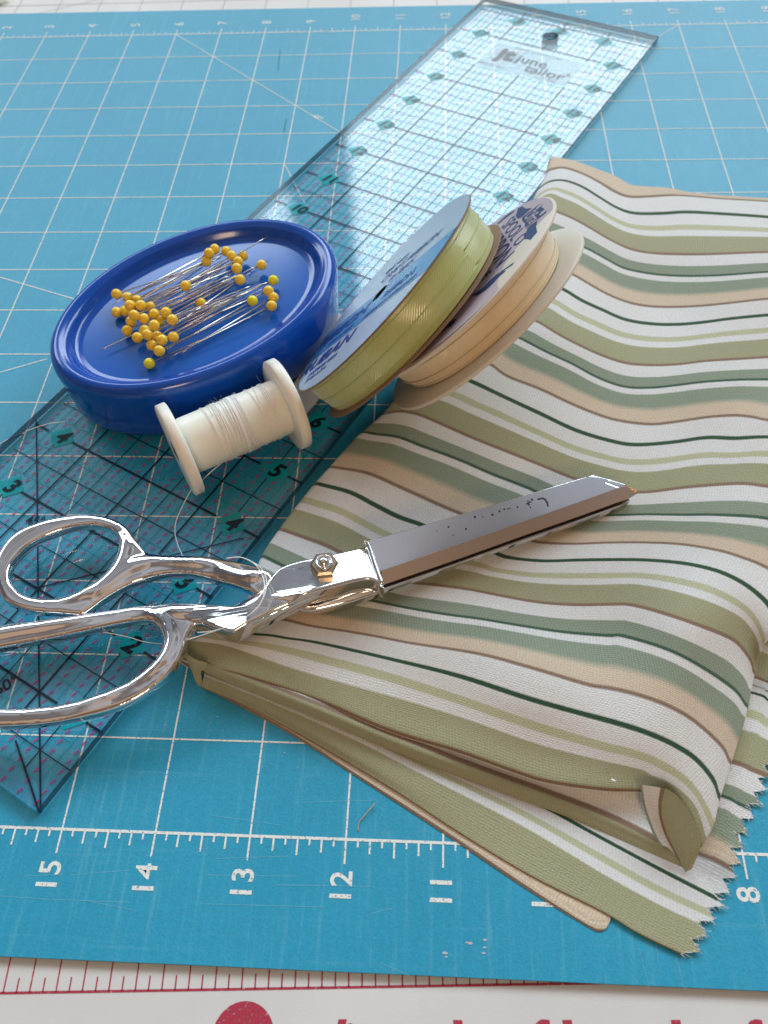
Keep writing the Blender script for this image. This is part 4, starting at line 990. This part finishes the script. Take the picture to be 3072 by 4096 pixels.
sweep(m, [(0, 2546, 42), (250, 2505, 36), (466, 2467, 29), (590, 2456, 34), (668, 2492, 44), (697, 2556, 45), (684, 2612, 40), (648, 2664, 37), (572, 2728, 35), (486, 2778, 34), (319, 2835, 31), (157, 2862, 31), (0, 2868, 32), (-160, 2856, 35), (-290, 2800, 40), (-330, 2705, 45), (-225, 2605, 44)], True)
sweep(m, [(590, 2446, 22), (660, 2448, 34), (720, 2456, 44), (776, 2457, 45), (850, 2466, 50), (930, 2474, 54), (1010, 2446, 56), (1075, 2400, 50)])
fuse('lower_handle', m, lo_out, lo_hole, (0, 30))
ric = [(716, 2452), (750, 2422), (800, 2413), (880, 2418), (955, 2419), (1012, 2398), (1052, 2352), (1090, 2296), (1142, 2258), (1300, 2214), (1444, 2172), (1468, 2166), (1482, 2176), (1532, 2332), (1520, 2343), (1469, 2314), (1300, 2362), (1186, 2402), (1080, 2448), (950, 2516), (922, 2526), (860, 2508), (806, 2486), (760, 2480)]
plate('pivot_block', ric, [], .30, .034, M_chrome, sc, corners=(), dz=.010, drop=lambda c: -.07 * max(0, 9.35 - c.x) + (-.18 * (c.y + 14.22) - .05 * (c.x - 10.45)) * min(1, max(0, (c.x - 10.30) / .12)))
# lower block and blade of the other half
ric2 = [(1120, 2360), (1300, 2290), (1500, 2235), (1540, 2345), (1440, 2392), (1300, 2430), (1230, 2440), (1180, 2425)]
plate('lower_pivot_block', ric2, [], .16, .05, M_chrome, sc, dz=-.27)
bl2 = [(1490, 2240), (2300, 1960), (2500, 1960), (2520, 2000), (2420, 2050), (1985, 2200), (1535, 2362), (1490, 2350)]
plate('lower_blade', bl2, [], .075, .012, M_blade, sc, corners=(0, 1, 3, 6, 7), dz=-.135, ang=12)
bl = [(1462, 2166), (1900, 2040), (2343, 1908), (2364, 1904), (2386, 1905), (2440, 1919), (2506, 1939), (2500, 1944), (2300, 2016), (2100, 2086), (1800, 2190), (1524, 2285), (1500, 2280)]
plate('upper_blade', bl, [], .085, .007, M_blade, sc, corners=(0, 6, 7, 11, 12), dz=-.03, res=3, ang=12)
# ground cutting edge: strip that slopes down to the front
e0 = [(1524, 2283), (1800, 2190), (2100, 2086), (2300, 2016), (2506, 1942), (2547, 1961)]; e1 = [(1536, 2337), (1800, 2246), (2100, 2139), (2300, 2070), (2520, 1991), (2550, 1973)]
vs = []
for a, b_ in zip(e0, e1):
    pa = sat(*a, -.031); pb = sat(*b_, -.085); vs += [pa, pb, pb - V(0, 0, .012), pa - V(0, 0, .08)]
obj('ground_edge', vs, [(4 * i + k_, 4 * i + (k_ + 1) % 4, 4 * i + 4 + (k_ + 1) % 4, 4 * i + 4 + k_) for i in range(5) for k_ in range(4)] + [(0, 1, 2, 3), (23, 22, 21, 20)], M_bevel, sc, smooth=False)
vs = [sat(x, y, dz_) for x, y, dz_ in ((2388, 1907, -.040), (2440, 1921, -.042), (2502, 1941, -.040), (2470, 1951, -.0285), (2425, 1934, -.0285))]
obj('tip_facet', vs + [v_ - V(0, 0, .03) for v_ in vs], [(0, 1, 2, 3, 4)] + [(k_, (k_ + 1) % 5, 5 + (k_ + 1) % 5, 5 + k_) for k_ in range(5)], M_chrome, sc, smooth=False)
# raised shoulder where blade meets block
m = MB(); pts = [sat(x, y, .0) for x, y in ((1458, 2168), (1474, 2180), (1500, 2260), (1528, 2338))]; m.tube(catmull(pts, 5), .028, 10); m.build('block_shoulder', M_chrome, sc, True)
# marks on the blade
m = MB()
def bdot(x, y, r=.012):
    p = sat(x, y, -.026); m.add([p + V(r * math.cos(a), r * math.sin(a) * 1.1, 0) for a in [i * .785 for i in range(8)]], [tuple(range(8))])
for x, y, r in ((1900, 2067, .014), (1930, 2066, .006), (1970, 2058, .014), (1998, 2045, .012), (2017, 2036, .012), (2070, 2027, .011), (1794, 2107, .011), (1812, 2140, .007), (1864, 2115, .012), (1747, 2122, .005), (2128, 1998, .014), (2112, 2004, .010), (2116, 2018, .012), (2122, 2029, .010)): bdot(x, y, r)
def bstroke(L, w=.022):
    P_ = [sat(x, y, -.0255) for x, y in L]
    for a, b_ in zip(P_, P_[1:]): m.line(a, b_, w)
bstroke([(2028, 2036), (2042, 2031)], .008); bstroke([(2150, 1996), (2160, 1994), (2172, 1992), (2182, 1998), (2190, 2012), (2192, 2024)], .02); bstroke([(2106, 2015), (2124, 2006)], .015)
m.build('blade_marks', M_dark, sc)
# pivot nut
NC = sat(1300, 2272, .01); nr_ = .165; nut = None
m = MB(); hx = [V(NC.x + nr_ * math.cos(math.radians(60 * i + 8)), NC.y + nr_ * math.sin(math.radians(60 * i + 8)), 0) for i in range(6)]
z0, z1 = NC.z - .02, NC.z + .105
vs = [V(p.x, p.y, z0) for p in hx] + [V(p.x, p.y, z1 - .02) for p in hx] + [V(NC.x + (p.x - NC.x) * .84, NC.y + (p.y - NC.y) * .84, z1) for p in hx]
m.add(vs, [(i, (i + 1) % 6, 6 + (i + 1) % 6, 6 + i) for i in range(6)] + [(6 + i, 6 + (i + 1) % 6, 12 + (i + 1) % 6, 12 + i) for i in range(6)] + [tuple(range(12, 18))])
nut = m.build('pivot_nut', M_brass, sc)
m = MB(); vs, fs = lathe([(0, .10), (.03, .10), (.045, .088), (.045, .078), (.03, .07), (.05, .062), (.075, .04), (.085, .015), (.086, .0005)], V(NC.x, NC.y, z1 - .002), V(0, 0, 1), V(1, 0, 0), V(0, 1, 0), 32)
obj('pivot_screw_end', vs, fs, M_chrome, nut)

# green scrap at the far left corner
m = MB(); rnd = random.Random(2); c0 = at(-30, 20, .0)
for i in range(26):
    p = c0 + V(rnd.uniform(-.35, .22), rnd.uniform(-.1, .4), -.04 + rnd.uniform(0, .12)); a = rnd.uniform(0, 3.1); r = rnd.uniform(.05, .12)
    m.add([p + V(math.cos(a) * r, math.sin(a) * r, .02), p + V(-math.sin(a) * r * .6, math.cos(a) * r * .6, .05), p - V(math.cos(a) * r, math.sin(a) * r, 0), p + V(math.sin(a) * r * .6, -math.cos(a) * r * .6, .01)], [(0, 1, 2, 3)])
tag(m.build('fabric_scrap', mat('lime_scrap', (.42, .55, .06), .8), loc=c0), 'fuzzy lime green scrap at the far left corner beyond the blue mat', 'scrap')

# ------------------------------------------------------------------ inches to metres
done = set()
for o in bpy.data.objects:
    if o.type == 'MESH' and o.data.name not in done:
        done.add(o.data.name); o.data.transform(Matrix.Scale(S, 4))
    if o is not cam: o.location = Vector(o.location) * S
